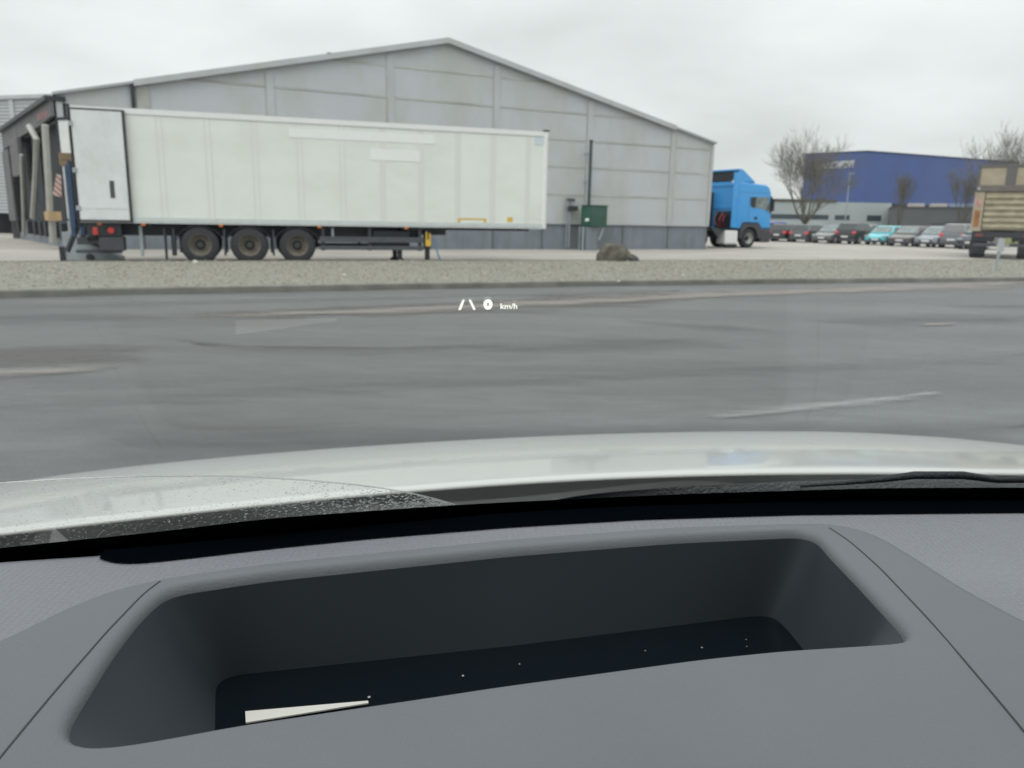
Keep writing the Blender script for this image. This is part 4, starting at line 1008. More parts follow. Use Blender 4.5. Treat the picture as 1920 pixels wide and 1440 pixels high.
# ------------------------------------------------------------------ bare winter trees
def bare_tree(px, pbase, ptop, Y, label, seed, spread=1.0, nmain=5, twig=1.0, group='bare trees by the car park', trunk=.16):
    P = aty(px, pbase, Y); Tp = aty(px, ptop, Y)
    H_ = Tp.z - 0.0
    t = thing('bare_tree', label, 'tree', (P.x, P.y, 0), group=group)
    rr = random.Random(seed)
    tb = MB(); cb_ = MB()
    LN_ = [.17, .36, .25, .17, .11, .075]
    def grow(p, d, r, lvl):
        ln = H_ * LN_[lvl] * rr.uniform(.8, 1.15)
        n = 4 if lvl < 3 else 3
        pts = [p]; dd = d.copy()
        for i in range(n):
            dd = (dd + Vector((rr.gauss(0, .08), rr.gauss(0, .08), rr.gauss(0, .04) + (.10 if lvl > 0 else 0)))).normalized()
            pts.append(pts[-1] + dd * ln / n)
        r1 = r * (.6 if lvl < 4 else .5)
        (tb if lvl <= 1 else cb_).tube(pts, [r + (r1 - r) * i / n for i in range(n + 1)], 7 if lvl == 0 else (5 if lvl < 3 else 3))
        if lvl >= 5: return
        k = {0: nmain, 1: 5, 2: 4, 3: 4, 4: 3}[lvl]
        for j in range(k):
            f = 1.0 if (lvl == 0 or j == 0) else rr.uniform(.45, 1.0)
            i = min(n, max(1, round(f * n))); q = pts[i]
            az = 2 * math.pi * (j + rr.uniform(-.25, .25)) / k + seed
            tilt = (rr.uniform(.3, .8) if lvl == 0 else rr.uniform(.2, .7)) * spread
            if j == 0: tilt *= .3
            a1 = dd.orthogonal().normalized(); a2 = dd.cross(a1)
            nd = (dd * math.cos(tilt) + (a1 * math.cos(az) + a2 * math.sin(az)) * math.sin(tilt)).normalized()
            grow(q, nd, max(.0065 * twig, r1 * rr.uniform(.5, .75)), lvl + 1)
    grow(Vector((0, 0, -.1)), Vector((rr.gauss(0, .03), rr.gauss(0, .03), 1)), H_ * .026 * trunk / .16, 0)
    zs = max(v[2] for v in cb_.v); k = H_ / zs
    for M_ in (tb, cb_): M_.v = [(x * k, y * k, z * k) for x, y, z in M_.v]
    tb.build('trunk', M_bark, t, smooth=True, recalc=False); cb_.build('crown', M_twig, t, recalc=False)
    return t
bare_tree(1506, 432, 226, 82, 'big bare spreading tree left of the blue store', 4, 1.22, 8, 2.7)
bare_tree(1880, 440, 222, 96, 'tall bare tree rising behind the beige tipper truck', 9, 1.15, 8, 2.7)
bare_tree(1687, 426, 318, 100, 'slim bare tree in front of the right face of the blue store', 21, .5, 4, 1.7)
bare_tree(1806, 428, 312, 94, 'bushy bare tree between the slim tree and the tipper truck', 33, .75, 5, 1.7)
p = aty(1583, 430, 90)
t = thing('lamp_post', 'thin pale lamp post standing in front of the lettered face of the blue store', 'lamp post', (p.x, p.y, 0))
zt = aty(1583, 326, 90).z
quick('pole', M_galv, lambda b: b.cyl((0, 0, 0), (0, 0, zt), .09, .05, n=10), t)
quick('lamp_head', M_galv, lambda b: b.box(-.15, .45, -.1, .1, zt, zt + .1), t, bevel=.03)

# ------------------------------------------------------------------ small things on the verge
def boulder():
    p = onz(1153, 489, .155)
    rr = random.Random(11)
    bm = bmesh.new(); bmesh.ops.create_icosphere(bm, subdivisions=4, radius=1)
    from mathutils import noise
    for v in bm.verts:
        c = v.co.copy()
        k = 1 + .28 * noise.noise(c * 1.3 + Vector((3, 1, 7))) + .10 * noise.noise(c * 3.5) + .04 * noise.noise(c * 9)
        x, y, z = c * k
        z = max(z, -.35)
        if x > .25: z = z * (1 - .55 * min(1, (x - .25) / .8)) - .1 * min(1, (x - .25))
        v.co = (x * .62 + .06, y * .45, z * .44)
    me = bpy.data.meshes.new('boulder'); bm.to_mesh(me); bm.free()
    me.polygons.foreach_set('use_smooth', [True] * len(me.polygons))
    o = bpy.data.objects.new('boulder', me); COL.objects.link(o); me.materials.append(M_stone)
    o.location = (p.x, p.y + .2, .22); o.rotation_euler = (0, 0, R_(20))
    tag(o, 'rough brown boulder on the far edge of the gravel verge', 'boulder')
boulder()
p = onz(1180, 489, .155)
t = thing('hollow_shade', 'added black ring standing for the dark hollow at the right foot of the boulder', 'shade', (p.x, p.y + .05, .16), R_(20))  # black ring added to give the dark of the hollow beside the boulder
q = quick('shade_ring', M_rubber, lambda b: b.lathe([(.12 + .0, -.0), (.16, -.09), (.27, -.11), (.31, -.05), (.31, .05), (.27, .11), (.16, .09), (.12, 0)], (0, 0, 0), 'z', 28), t, smooth=True)
q.rotation_euler = (R_(18), R_(12), 0); q.location = (0, 0, .06)
p = onz(1868, 508, .14)
t = thing('sign_post', 'slim grey post with small pale plate on the verge before the tipper truck', 'sign', (p.x, p.y, .12))
quick('post', M_galv, lambda b: b.cyl((0, 0, -.1), (0, 0, .95), .04, n=10), t)
quick('plate', mat('pale_sign', (.42, .45, .46), rough=.5, var=.15, vscale=12), lambda b: b.box(-.10, .10, -.055, -.042, .56, .93), t, bevel=.004)

# ------------------------------------------------------------------ the car the photograph is taken from
YAW = R_(14.0)
aL = Vector((math.cos(YAW), math.sin(YAW), 0)); aF = Vector((-math.sin(YAW), math.cos(YAW), 0))
CARC = 0.36                                    # the car's centre line, right of the eye
own = thing('car', 'white car the photo is taken from, with grey dashboard and wet windscreen', 'car', (0, 0, 0), YAW)
def loc(P): return Vector((P.dot(aL), P.dot(aF), P.z))
def lz(px, py, z): return loc(onz(px, py, z))
DZ = 1.15
M_dash = mat('soft_grey_plastic', (0.122, 0.131, 0.145), rough=0.6, var=0.035, vscale=14, bump=0.12, bscale=1100, spec=0.35)
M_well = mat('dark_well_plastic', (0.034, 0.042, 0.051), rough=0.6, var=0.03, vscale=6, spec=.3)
M_black = mat('matt_black', (0.004, 0.006, 0.008), rough=1.0, spec=0.0)
M_gloss = mat('black_glass', (0.004, 0.007, 0.010), rough=0.16, spec=0.4, stain=(.3, .3, .3), stain_amt=0.0)
def grained():
    M = mat('grained_grey_plastic', (0.176, 0.182, 0.208), rough=0.5, var=0.02, vscale=5, spec=.45)
    t_ = M.node_tree; b_ = t_.nodes['Principled BSDF']
    tcn = t_.nodes.new('ShaderNodeTexCoord')
    mp = t_.nodes.new('ShaderNodeMapping'); mp.inputs['Scale'].default_value = (1, 1.6, 1); mp.inputs['Rotation'].default_value = (0, 0, R_(8))
    t_.links.new(tcn.outputs['Object'], mp.inputs[0])
    vo = t_.nodes.new('ShaderNodeTexVoronoi'); vo.feature = 'F1'; vo.inputs['Scale'].default_value = 330; vo.inputs['Randomness'].default_value = .25
    t_.links.new(mp.outputs[0], vo.inputs['Vector'])
    bp = t_.nodes.new('ShaderNodeBump'); bp.inputs['Strength'].default_value = 1.0; bp.inputs['Distance'].default_value = .0010; bp.invert = True
    t_.links.new(vo.outputs['Distance'], bp.inputs['Height']); t_.links.new(bp.outputs[0], b_.inputs['Normal'])
    return M
M_grain = grained()
def loop2(pix, z, n):
    P = [lz(x, y, z) for x, y in pix]
    q = resample([Vector((p.x, p.y)) for p in P] + [Vector((P[0].x, P[0].y))], n + 1)[:-1]
    return q
def smooth_loop(q, it):
    n = len(q)
    for _ in range(it): q = [(q[i - 1] + q[i] * 2 + q[(i + 1) % n]) / 4 for i in range(n)]
    return q
def offset_loop(q, d):
    n = len(q); out = []
    area = sum(q[i].x * q[(i + 1) % n].y - q[(i + 1) % n].x * q[i].y for i in range(n))
    s = 1 if area > 0 else -1
    for i in range(n):
        e = (q[(i + 1) % n] - q[i - 1]).normalized(); out.append(q[i] + Vector((e.y, -e.x)) * d * s)
    return out
NL = 240
OPEN = [(330, 1097), (500, 1072), (960, 1026), (1260, 1003), (1500, 992), (1535, 1000), (1560, 1030), (1610, 1080), (1705, 1180), (1713, 1195), (1685, 1205), (1460, 1218), (1310, 1232), (950, 1280), (460, 1355), (300, 1385), (200, 1400), (130, 1395), (112, 1372), (120, 1345), (200, 1220), (250, 1155), (300, 1107)]
op = smooth_loop(loop2(OPEN, DZ, NL), 5)
POD = [(100, 1149), (200, 1107), (300, 1084), (500, 1056), (960, 1010), (1260, 988), (1480, 981), (1570, 981), (1610, 989), (1650, 1004), (1720, 1045), (1810, 1103), (1920, 1160), (2200, 1290), (2600, 1560), (2400, 1800), (960, 2050), (-300, 2000), (-700, 1600), (-350, 1330), (0, 1200)]
pod_raw = [lz(x, y, DZ) for x, y in POD]
pod = smooth_loop(resample([Vector((p.x, p.y)) for p in pod_raw] + [Vector((pod_raw[0].x, pod_raw[0].y))], NL + 1)[:-1], 4)
# match the two loops by angle round the well's centre
cc = sum(op, Vector((0, 0))) / NL
def by_angle(q):
    k = min(range(len(q)), key=lambda i: abs(math.atan2((q[i] - cc).y, (q[i] - cc).x)))
    q = q[k:] + q[:k]
    area = sum(q[i].x * q[(i + 1) % len(q)].y - q[(i + 1) % len(q)].x * q[i].y for i in range(len(q)))
    return q if area > 0 else [q[0]] + q[1:][::-1]
op = by_angle(op); pod = by_angle(pod)
def ring(q, z): return [(p.x, p.y, z) for p in q]
def loft(loops):
    b = MB(); n = len(loops[0])
    b.add([p for l in loops for p in l], [(i * n + k, i * n + (k + 1) % n, (i + 1) * n + (k + 1) % n, (i + 1) * n + k) for i in range(len(loops) - 1) for k in range(n)])
    return b
def ray_ring(q):           # points of polygon q in the directions of op's points
    out = []
    for p in op:
        d = (p - cc).normalized(); best = None
        for i in range(len(q)):
            a_, b_ = q[i], q[(i + 1) % len(q)]; e = b_ - a_
            den = d.x * e.y - d.y * e.x
            if abs(den) < 1e-12: continue
            w_ = a_ - cc; tt = (w_.x * e.y - w_.y * e.x) / den; ss = (w_.x * d.y - w_.y * d.x) / den
            if tt > 0 and -1e-6 <= ss <= 1 + 1e-6 and (best is None or tt < best): best = tt
        out.append(cc + d * (best if best else 1))
    return out
podr = ray_ring(pod)
dash = thing('dashboard', '', '')
dash.parent = own
for k in ('label', 'category'):
    if k in dash: del dash[k]
def pz(p):      # the pod top falls away slightly towards the driver
    d = max(0.0, .24 - p.y); return DZ - 0.10 * d * d * 4
def toward(mm=None, f=None):
    out = []
    for a_, b_ in zip(op, podr):
        dl_ = (b_ - a_).length; k = f if mm is None else min(mm / dl_, .12 * mm / .0022)
        out.append(a_.lerp(b_, k))
    return out
lo_ = [ring(offset_loop(op, -.0012), DZ - .0042), ring(offset_loop(op, -.0008), DZ - .0026), ring(toward(.0005), DZ - .0010), ring(toward(.0022), DZ - .0002), ring(toward(.0044), DZ)]
for f in (.4, .65, .9): lo_.append([(p.x, p.y, pz(p)) for p in toward(f=f)])
lo_ += [[(p.x, p.y, pz(p) - .0004) for p in toward(f=.97)], [(p.x, p.y, pz(p) - .004) for p in podr]]
loft(lo_).build('instrument_pod', M_dash, dash, smooth=True)
# the well walls and its glossy floor
FZ = DZ - .047
BOT = [(440, 1268), (960, 1213), (1420, 1156), (1450, 1158), (1478, 1185), (1560, 1290), (1560, 1330), (1300, 1370), (700, 1450), (470, 1490), (405, 1480), (405, 1290), (415, 1276)]
bt = by_angle(smooth_loop(loop2(BOT, FZ, NL), 3))
top_in = offset_loop(op, -.0012)
inner = ray_ring(bt)
wl = [ring(top_in, DZ - .0042)]
for f in (.12, .4, .7, .93, 1.0):
    q = [top_in[i].lerp(inner[i], f ** 1.1) for i in range(NL)]
    wl.append(ring(q, DZ - .0042 + (FZ - DZ + .0042) * (f ** .95)))
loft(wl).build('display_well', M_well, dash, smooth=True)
wlt = MB(); wlt.add([(p.x, p.y, FZ + .0005) for p in offset_loop(inner, .0005)], [tuple(range(NL))])
wlt.build('projector_glass', M_gloss, dash)
# specks of dust on the glass
M_speck = mat('dust_speck', (.32, .32, .31), rough=.8)
rr = random.Random(2)
def specks(b):
    for px, py, s in ((868, 1268, .0006), (692, 1308, .0007), (1316, 1215, .0005), (1210, 1221, .0004), (974, 1246, .0004), (1399, 1200, .0003), (1400, 1213, .0003)):
        p_ = lz(px, py, FZ + .001); b.add([(p_.x + s * math.cos(a_), p_.y + 1.2 * s * math.sin(a_), p_.z + .0003) for a_ in (0, 1.2, 2.4, 3.7, 5)], [(0, 1, 2, 3, 4)])
quick('dust', M_speck, specks, dash)
# seams
M_seam = mat('seam_shadow_gap', (.03, .033, .04), rough=.8)
def seam(pix, name='trim_seam'):
    P = [lz(x, y, DZ) for x, y in pix]
    q = smooth_curve([Vector((p.x, p.y)) for p in P], 60, 8)
    def fn(b):
        b.tube([(p.x, p.y, pz(p) - .0001) for p in q], .00045, 6)
    quick(name, M_seam, fn, dash)
seam([(300, 1090), (270, 1112), (200, 1185), (100, 1300), (0, 1420), (-80, 1520)])
seam([(1555, 990), (1590, 1012), (1650, 1065), (1740, 1160), (1830, 1260), (1920, 1358), (2000, 1450)])
# grained dash top behind and beside the pod
EDGE = [(-700, 1160), (-300, 1090), (0, 1060), (190, 1049), (330, 1036), (700, 999), (960, 975), (1200, 962), (1500, 954), (1920, 951), (2300, 956), (2900, 976), (3600, 1000)]
ed = [lz(x, y, DZ - .004) for x, y in EDGE]
ex = [p.x for p in ed]
def edge_y(u):
    for a_, b_ in zip(ed, ed[1:]):
        if a_.x <= u <= b_.x: return a_.y + (b_.y - a_.y) * (u - a_.x) / (b_.x - a_.x)
    return ed[0].y if u < ed[0].x else ed[-1].y
edp = smooth_curve([Vector((p.x, p.y)) for p in ed if True], 120, 3)
U0, U1 = -.52, 1.30
us = [U0 + (U1 - U0) * i / 110 for i in range(111)]
def ey(u):
    u = min(max(u, edp[0].x), edp[-1].x)
    for a_, b_ in zip(edp, edp[1:]):
        if a_.x <= u <= b_.x: return a_.y + (b_.y - a_.y) * (u - a_.x) / max(1e-6, b_.x - a_.x)
    return edp[-1].y
def gz(u, v, ye):
    # falls gently towards the cabin once past the crease a few centimetres behind the edge
    d = ye - v
    return DZ - .004 - (0.0 if d < .045 else .30 * (d - .045) * min(1, abs(u - .1) / .25) if abs(u - .1) > .12 else 0.0)
def ray_dirs(q, dirs):
    out = []
    for d in dirs:
        best = None
        for i in range(len(q)):
            a_, b_ = q[i], q[(i + 1) % len(q)]; e = b_ - a_
            den = d.x * e.y - d.y * e.x
            if abs(den) < 1e-12: continue
            w_ = a_ - cc; tt = (w_.x * e.y - w_.y * e.x) / den; ss = (w_.x * d.y - w_.y * d.x) / den
            if tt > 0 and -1e-6 <= ss <= 1 + 1e-6 and (best is None or tt < best): best = tt
        out.append(cc + d * (best if best else 1))
    return out
out_poly = [Vector((u, ey(u))) for u in us] + [Vector((U1, -.3)), Vector((U0, -.3))]
corners = [math.atan2(ey(u) - cc.y, u - cc.x) for u in us[::2]]
angs = sorted([2 * math.pi * i / 420 - math.pi for i in range(420)] + corners)
dirs = [Vector((math.cos(a_), math.sin(a_))) for a_ in angs]
pin = ray_dirs(podr, dirs); pout = ray_dirs(out_poly, dirs)
def tz(p): return DZ - .0009 - .05 * max(0, ey(p.x) - .05 - p.y)
tl_ = [[(p.x, p.y, tz(p)) for p in [cc + (p - cc) * .995 for p in pin]]]
for f in (0, .12, .25, .4, .6, .8, 1.0):
    tl_.append([(*(a_.lerp(b_, f)), tz(a_.lerp(b_, f)) - (.0015 if f == 1 else 0)) for a_, b_ in zip(pin, pout)])
tl_.append([(p.x + d.x * .003, p.y + d.y * .003, tz(p) - .014) for p, d in zip(pout, dirs)])
loft(tl_).build('dash_top', M_grain, dash, smooth=True)
def vent(b):
    P = smooth_curve([Vector(lz(x, y, DZ)[:2]) for x, y in [(186, 1046), (196, 1051), (215, 1055), (250, 1056), (330, 1048), (520, 1026), (700, 1008), (960, 987), (1200, 973), (1500, 964), (1920, 960), (2400, 968), (3000, 990)]], 160, 2)
    b.grid([[(p.x, p.y, tz(p) + .0008) for p in P], [(p.x, max(p.y + .0005, ey(p.x) + .001), tz(p) + .0008) for p in P]])
quick('defroster_slot', mat('slot_shade_black', (.0012, .0022, .0034), rough=1, spec=0), vent, dash)  # flat ribbon; the slot's inner shade is put into its black colour
quick('dash_face', M_dash, lambda b: b.box(U0, U1, -.75, -.70, .5, 1.0), dash)
# defroster notch at the left of the glass edge
# ---------------- windscreen
SL = R_(36); BZ = 1.115
def base_v(u): return ey(u) + .060
def glass_z(u, v): return BZ + (base_v(u) - v) * math.tan(SL)
def glass_hit(px, py, inset=0.0):
    d = loc(ray(px, py)); e0 = Vector((0, 0, EYE)); lo2, hi2 = 0.0, 3.0
    for _ in range(60):
        t_ = (lo2 + hi2) / 2; p_ = e0 + d * t_
        if p_.z < glass_z(p_.x, p_.y) - inset: lo2 = t_
        else: hi2 = t_
    return e0 + d * lo2
Mgl = bpy.data.materials.new('windscreen_glass'); Mgl.use_nodes = True
t_ = Mgl.node_tree; t_.nodes.clear()
tr = t_.nodes.new('ShaderNodeBsdfTransparent'); tr.inputs[0].default_value = (.955, .975, .965, 1)
gl = t_.nodes.new('ShaderNodeBsdfGlossy'); gl.inputs['Roughness'].default_value = 0.0
lw = t_.nodes.new('ShaderNodeLayerWeight'); lw.inputs['Blend'].default_value = 0.5
pw = t_.nodes.new('ShaderNodeMath'); pw.operation = 'POWER'; pw.inputs[1].default_value = 5.0; t_.links.new(lw.outputs['Facing'], pw.inputs[0])
fr = t_.nodes.new('ShaderNodeMath'); fr.operation = 'MULTIPLY_ADD'; fr.inputs[1].default_value = 0.9; fr.inputs[2].default_value = 0.052; t_.links.new(pw.outputs[0], fr.inputs[0])
mxs = t_.nodes.new('ShaderNodeMixShader'); ou = t_.nodes.new('ShaderNodeOutputMaterial')
t_.links.new(fr.outputs[0], mxs.inputs[0]); t_.links.new(tr.outputs[0], mxs.inputs[1]); t_.links.new(gl.outputs[0], mxs.inputs[2]); t_.links.new(mxs.outputs[0], ou.inputs[0])
def glassgrid(b, s0, s1, n, off=0.0, ulist=None):
    rows = []
    for k in range(n + 1):
        s = s0 + (s1 - s0) * k / n
        rows.append([(u, base_v(u) - s * math.cos(SL), BZ + s * math.sin(SL) - off) for u in (ulist or us)])
    b.grid(rows)
ws = quick('windscreen', Mgl, lambda b: glassgrid(b, -.02, .98, 24), own, smooth=True)
# black frit band at the foot of the glass
FRT = [(-700, 1128), (-300, 1068), (0, 1027), (300, 997), (500, 972), (850, 947), (960, 941), (1310, 925), (1660, 915), (1920, 914), (2500, 925), (3300, 955)]
fh = [glass_hit(x, y, .0012) for x, y in FRT]
def frit(b):
    fc = smooth_curve([Vector((p.x, p.y, p.z)) for p in fh], 140, 6)
    rows = [[], [], []]
    for p_ in fc:
        u = p_.x
        rows[0].append((u, base_v(u) + .03, BZ - .03 - .0012)); rows[1].append((u, (base_v(u) + .0 + p_.y) / 2, glass_z(u, (base_v(u) + p_.y) / 2) - .0012)); rows[2].append((u, p_.y, p_.z))
    b.grid(rows)
quick('frit_band', M_black, frit, ws, smooth=True)
quick('edge_channel', M_black, lambda b: b.grid([[(u, ey(u) - .002, DZ - .012) for u in us], [(u, ey(u) + .055, DZ - .045) for u in us]]), dash)
# ---------------- head-up display, thrown on the inside of the glass
M_hud = bpy.data.materials.new('head_up_light'); M_hud.use_nodes = True
bb = M_hud.node_tree.nodes['Principled BSDF']; bb.inputs['Base Color'].default_value = (.05, .05, .05, 1)
bb.inputs['Emission Color'].default_value = (.93, 1.0, .90, 1); bb.inputs['Emission Strength'].default_value = 1.3
M_hud2 = M_hud.copy(); M_hud2.name = 'head_up_light_dim'; M_hud2.node_tree.nodes['Principled BSDF'].inputs['Emission Strength'].default_value = 1.2
M_hud2.node_tree.nodes['Principled BSDF'].inputs['Emission Color'].default_value = (.95, 1.0, .88, 1)
O_ = glass_hit(915, 571, .0006); Xv = (glass_hit(935, 571, .0006) - O_) / 20; Yv = (glass_hit(915, 561, .0006) - O_) / 10
Xv.y, Xv.z = 0.0, 0.0
hud = bpy.data.objects.new('head_up_display', None); COL.objects.link(hud); hud.parent = own
def H2(x, y): return O_ + Xv * x + Yv * y
def strokes(name, polys, M_):
    def fn(b):
        for pl in polys: b.add([H2(x, y) for x, y in pl], [tuple(range(len(pl)))])
    return quick(name, M_, fn, hud)
strokes('lane_symbol', [[(-55, -10), (-50, -9.5), (-42, 9), (-46, 9)], [(-35, 9), (-31, 9), (-23, -9.5), (-27, -10)]], M_hud2)
def oval(rx, ry, n=28): return [(rx * math.cos(2 * math.pi * i / n), ry * math.sin(2 * math.pi * i / n)) for i in range(n)]
o1, o2 = oval(8.2, 9.6), oval(2.2, 4.2)
strokes('speed_digit', [[o1[i], o1[(i + 1) % 28], o2[(i + 1) % 28], o2[i]] for i in range(28)], M_hud)
fc_ = bpy.data.curves.new('speed_unit', 'FONT'); fc_.body = 'km/h'; fc_.size = 14.5; fc_.offset = .22
fo = bpy.data.objects.new('speed_unit_source', fc_); COL.objects.link(fo)
bpy.context.view_layer.update()
me = bpy.data.meshes.new_from_object(fo.evaluated_get(bpy.context.evaluated_depsgraph_get()))
bpy.data.objects.remove(fo)
for v in me.vertices:
    v.co = H2(22.5 + v.co.x * 1.12, -8.6 + v.co.y)
me.name = 'speed_unit'; ob = bpy.data.objects.new('speed_unit', me); COL.objects.link(ob); ob.parent = hud
me.materials.clear(); me.materials.append(M_hud2)
# ---------------- bonnet
BR = [(-500, 1060), (0, 997), (200, 975), (500, 941), (730, 917), (960, 904), (1310, 887), (1560, 882), (1920, 885), (2400, 905)]
HZ0 = 1.06
def hood_z(u, v):
    w_ = u - .25; s = v - .70
    z = HZ0 - .1331 * s - .1798 * s * s * (1 if s > 0 else 0)
    z -= .0314 * (w_ / .8) ** 2 + .0378 * abs(w_ / .86) ** 7.2
    z -= 0.9 * max(0, s - 1.05) ** 2
    return z
def hood_hit(px, py):
    d = loc(ray(px, py)); e0 = Vector((0, 0, EYE)); t_ = .3
    while t_ < 4:
        p_ = e0 + d * t_
        if p_.z <= hood_z(p_.x, p_.y): return p_
        t_ += .0015
    return None
bh = [hood_hit(x, y) for x, y in BR]
bh = [p_ for p_ in bh if p_ is not None]
co = np.polyfit([p_.x - CARC for p_ in bh], [p_.y for p_ in bh], 4)
def rear_v(u): return float(np.polyval(co, max(-.95, min(.95, u - CARC))))
M_hood = mat('white_car_paint', (0.585, 0.605, 0.59), rough=0.28, var=0.01, coat=0.7, spec=.5)
def hood(b):
    rows = []
    fr_ = [0, .004, .012, .03, .06, .1, .15, .2, .26, .33, .4, .48, .56, .64, .72, .8, .86, .91, .95, .98, 1.0]
    uu = [CARC + .93 * (-1 + 2 * i / 70) for i in range(71)]
    first = [(u, rear_v(u) + .012, hood_z(u, rear_v(u)) - .007) for u in uu]
    rows.append(first)
    for k, f in enumerate(fr_):
        row = []
        for u in uu:
            v0 = rear_v(u); v1 = 1.98 - .22 * ((u - CARC) / .93) ** 2
            v = v0 + (v1 - v0) * f
            row.append((u, v, hood_z(u, v) - (.004 if k == 0 else (.0008 if k == 1 else 0))))
        rows.append(row)
    b.grid(rows)
bo = quick('bonnet', M_hood, hood, own, smooth=True)
def skirts(b):
    for s in (-1, 1):
        u = CARC + .93 * s
        P = [(u, rear_v(u) + (1.76 - rear_v(u)) * i / 14) for i in range(15)]
        b.grid([[(x, y, hood_z(x, y) - .0) for x, y in P], [(x + .02 * s, y, hood_z(x, y) - .06) for x, y in P], [(x + .03 * s, y, .62) for x, y in P]])
quick('fender', M_hood, skirts, own, smooth=True)
quick('front_bumper', M_hood, lambda b: b.grid([[(CARC + .93 * (-1 + 2 * i / 20), 1.98 - .22 * (-1 + 2 * i / 20) ** 2 + d_, z_) for i in range(21)] for d_, z_ in ((-.04, .66), (.06, .58), (.10, .4), (.02, .25))]), own, smooth=True)
# cowl between glass and bonnet
M_cowl = mat('cowl_black', (0.005, 0.009, 0.012), rough=0.5, var=0.2, vscale=20, bump=.25, bscale=500)
M_lip = mat('cowl_rubber', (0.085, 0.095, 0.098), rough=0.6, var=.1, vscale=30, bump=.5, bscale=420)
quick('cowl_panel', M_cowl, lambda b: b.grid([[(u, base_v(u) + .012, BZ - .022) for u in us], [(u, base_v(u) + .06, 1.045) for u in us], [(u, rear_v(u) - .03, 1.0) for u in us], [(u, rear_v(u) + .1, .99) for u in us]]), own, smooth=True)
# rubber lip of the cowl resting on the right part of the glass
LIPT = [(1035, 938), (1080, 930), (1150, 922), (1300, 911), (1500, 902), (1650, 898), (1800, 899), (1920, 893), (2300, 900)]
LIPB = [(1035, 942), (1080, 938), (1150, 935), (1300, 928), (1500, 922), (1650, 918), (1800, 917), (1920, 917), (2300, 926)]
def lip(b):
    A_ = [lz(x, y, 1.072) for x, y in LIPT]; B_ = [lz(x, y, 1.064) for x, y in LIPB]
    b.grid([A_, [(p_ + q_) / 2 + Vector((0, 0, .002)) for p_, q_ in zip(A_, B_)], B_])
quick('cowl_lip', M_lip, lip, own, smooth=True)
# wiper at rest at the right
def wip(b):
    P = [(1500, 912), (1590, 905), (1650, 899), (1715, 891), (1805, 891), (1870, 900), (2050, 899)]
    pts = [glass_hit(x, y, -.012) for x, y in P]
    b.tube(pts, [.0008, .0013, .0019, .0024, .0024, .0019, .0022], 8)
quick('wiper_arm', M_cowl, wip, own, smooth=True)
# ---------------- cabin shell
M_trimdark = mat('cabin_lining', (.10, .10, .105), rough=.9)
def shell(b):
    s = .98; v_t = [base_v(u) - s * math.cos(SL) for u in us]; z_t = BZ + s * math.sin(SL)
    b.grid([[(u, v_, z_t - .01) for u, v_ in zip(us, v_t)], [(u, v_ - .5, z_t + .02) for u, v_ in zip(us, v_t)], [(u, -2.4, z_t - .1) for u in us]])
    b.grid([[(u, v_, z_t + .02) for u, v_ in zip(us, v_t)], [(u, v_ - .5, z_t + .05) for u, v_ in zip(us, v_t)], [(u, -2.4, z_t - .06) for u in us]])
quick('roof', M_trimdark, shell, own, smooth=True)
def pil(b):
    for u, s in ((U0 - .01, -1), (U1 + .01, 1)):
        b.tube([(u, base_v(u) + .05, BZ - .05), (u, base_v(u) - .3 * math.cos(SL), BZ + .3 * math.sin(SL)), (u, base_v(u) - .98 * math.cos(SL), BZ + .98 * math.sin(SL))], [.05, .04, .045], 8)
quick('pillar', M_trimdark, pil, own, smooth=True)
quick('door', M_hood, lambda b: (b.box(U0 - .06, U0 - .02, -1.2, base_v(U0) - .1, .35, 1.08), b.box(U1 + .02, U1 + .06, -1.2, base_v(U1) - .1, .35, 1.08)), own)
quick('seat_back', M_trimdark, lambda b: b.box(U0 + .05, U1 - .05, -1.3, -1.1, .5, 1.5), own, bevel=.05)
# slip of paper lying in the well
pp = [lz(460, 1336, FZ + .002), lz(690, 1316, FZ + .002), lz(691, 1320, FZ + .002), lz(461, 1357, FZ + .002)]
b = MB(); b.prism([aL * p_.x + aF * p_.y + Vector((0, 0, p_.z)) for p_ in pp], (0, 0, .0006))
o = b.build('paper_slip', mat('paper', (.58, .57, .53), rough=.8)); tag(o, 'white slip of paper lying in the dark well of the dashboard', 'paper')

# ---------------- rain on the part of the glass the wiper does not reach
ARC = [(-60, 911), (0, 906), (100, 899), (250, 893), (430, 892), (560, 899), (680, 910), (760, 922), (820, 936), (862, 949)]
def arc_y(x):
    for (x0, y0), (x1, y1) in zip(ARC, ARC[1:]):
        if x0 <= x <= x1: return y0 + (y1 - y0) * (x - x0) / (x1 - x0)
    return 1e9
def foot_y(x):
    for (x0, y0), (x1, y1) in zip(FRT, FRT[1:]):
        if x0 <= x <= x1: return y0 + (y1 - y0) * (x - x0) / (x1 - x0)
    return 0
Mdr = bpy.data.materials.new('water_drop'); Mdr.use_nodes = True
t_ = Mdr.node_tree; t_.nodes.clear()
tr = t_.nodes.new('ShaderNodeBsdfTransparent'); di = t_.nodes.new('ShaderNodeBsdfTranslucent'); di.inputs[0].default_value = (.85, .88, .88, 1)
d2 = t_.nodes.new('ShaderNodeBsdfGlossy'); d2.inputs['Roughness'].default_value = .08
m1 = t_.nodes.new('ShaderNodeMixShader'); m1.inputs[0].default_value = .45; t_.links.new(di.outputs[0], m1.inputs[1]); t_.links.new(d2.outputs[0], m1.inputs[2])
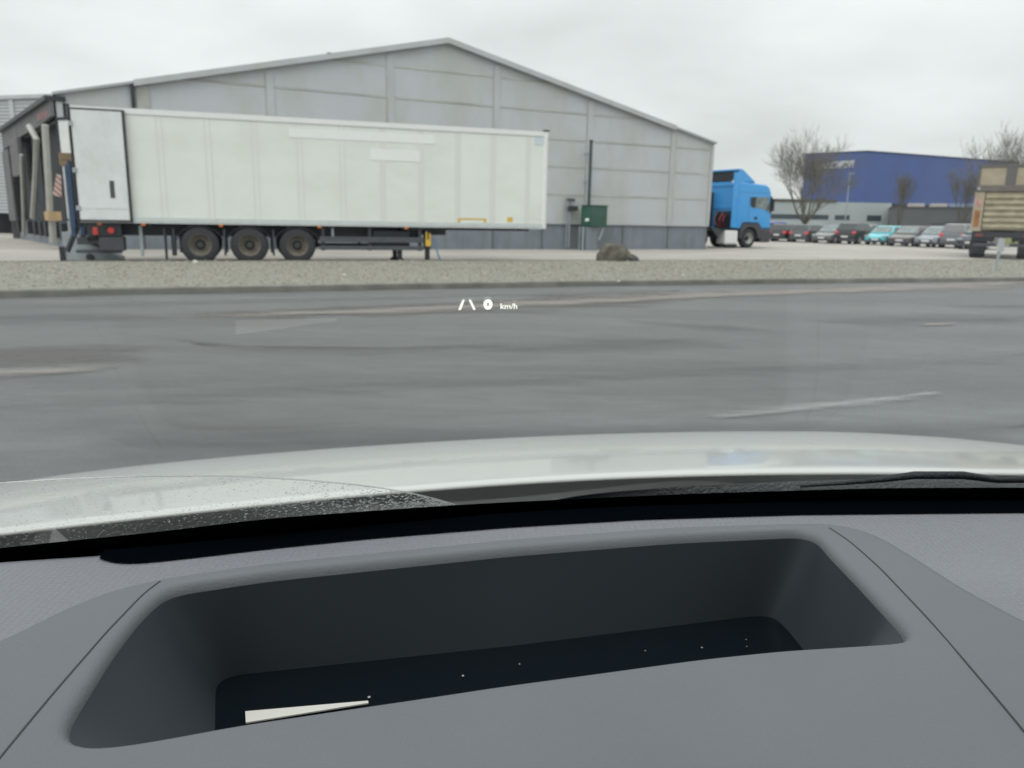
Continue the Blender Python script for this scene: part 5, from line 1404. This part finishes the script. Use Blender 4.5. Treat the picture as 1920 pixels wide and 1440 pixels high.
m2 = t_.nodes.new('ShaderNodeMixShader'); m2.inputs[0].default_value = .44; t_.links.new(tr.outputs[0], m2.inputs[1]); t_.links.new(m1.outputs[0], m2.inputs[2])
ou = t_.nodes.new('ShaderNodeOutputMaterial'); t_.links.new(m2.outputs[0], ou.inputs[0])
def drops(b):
    rr = random.Random(8); n = 0; k = 0
    while n < 4200 and k < 140000:
        k += 1
        x = rr.uniform(-40, 862); ya, yb = arc_y(x), foot_y(x)
        if ya >= yb: continue
        y = rr.uniform(ya + 1, yb)
        near = max(0, (x - 300) / 560)
        low_ = (y - ya) / (yb - ya)
        if rr.random() > .18 + .5 * near + .45 * (low_ > .6): continue
        p_ = glass_hit(x, y, -.0003)
        s = .00012 + .00040 * rr.random() ** 3 * (.7 + .6 * near) * (1 + .5 * near)
        sx, sy = s * rr.uniform(.8, 1.7), s * rr.uniform(.7, 1.1)
        m6 = 6
        e1 = Vector((1, 0, 0)); e2 = Vector((0, -math.cos(SL), math.sin(SL))); e3 = Vector((0, math.sin(SL), math.cos(SL)))
        vs = [p_ + e1 * sx * math.cos(6.283 * i / m6) + e2 * sy * math.sin(6.283 * i / m6) for i in range(m6)]
        vs += [p_ + e1 * sx * .6 * math.cos(6.283 * i / m6) + e2 * sy * .6 * math.sin(6.283 * i / m6) + e3 * s * .45 for i in range(m6)] + [p_ + e3 * s * .6]
        b.add([aL * q_.x + aF * q_.y + Vector((0, 0, q_.z)) for q_ in vs], [(i, (i + 1) % m6, m6 + (i + 1) % m6, m6 + i) for i in range(m6)] + [(m6 + i, m6 + (i + 1) % m6, 2 * m6) for i in range(m6)])
        n += 1
    # bead of water pushed up along the edge of the wiped arc
    pts = [glass_hit(x, y, -.0002) for x, y in smooth_curve([Vector(q_) for q_ in ARC], 80, 4)]
    b.tube([aL * q_.x + aF * q_.y + Vector((0, 0, q_.z)) for q_ in pts], .00042, 5)
o = quick('raindrops', Mdr, drops, None, smooth=True)
tag(o, 'fine raindrops on the lower left of the windscreen outside the wiped arc', 'raindrops', kind='stuff')
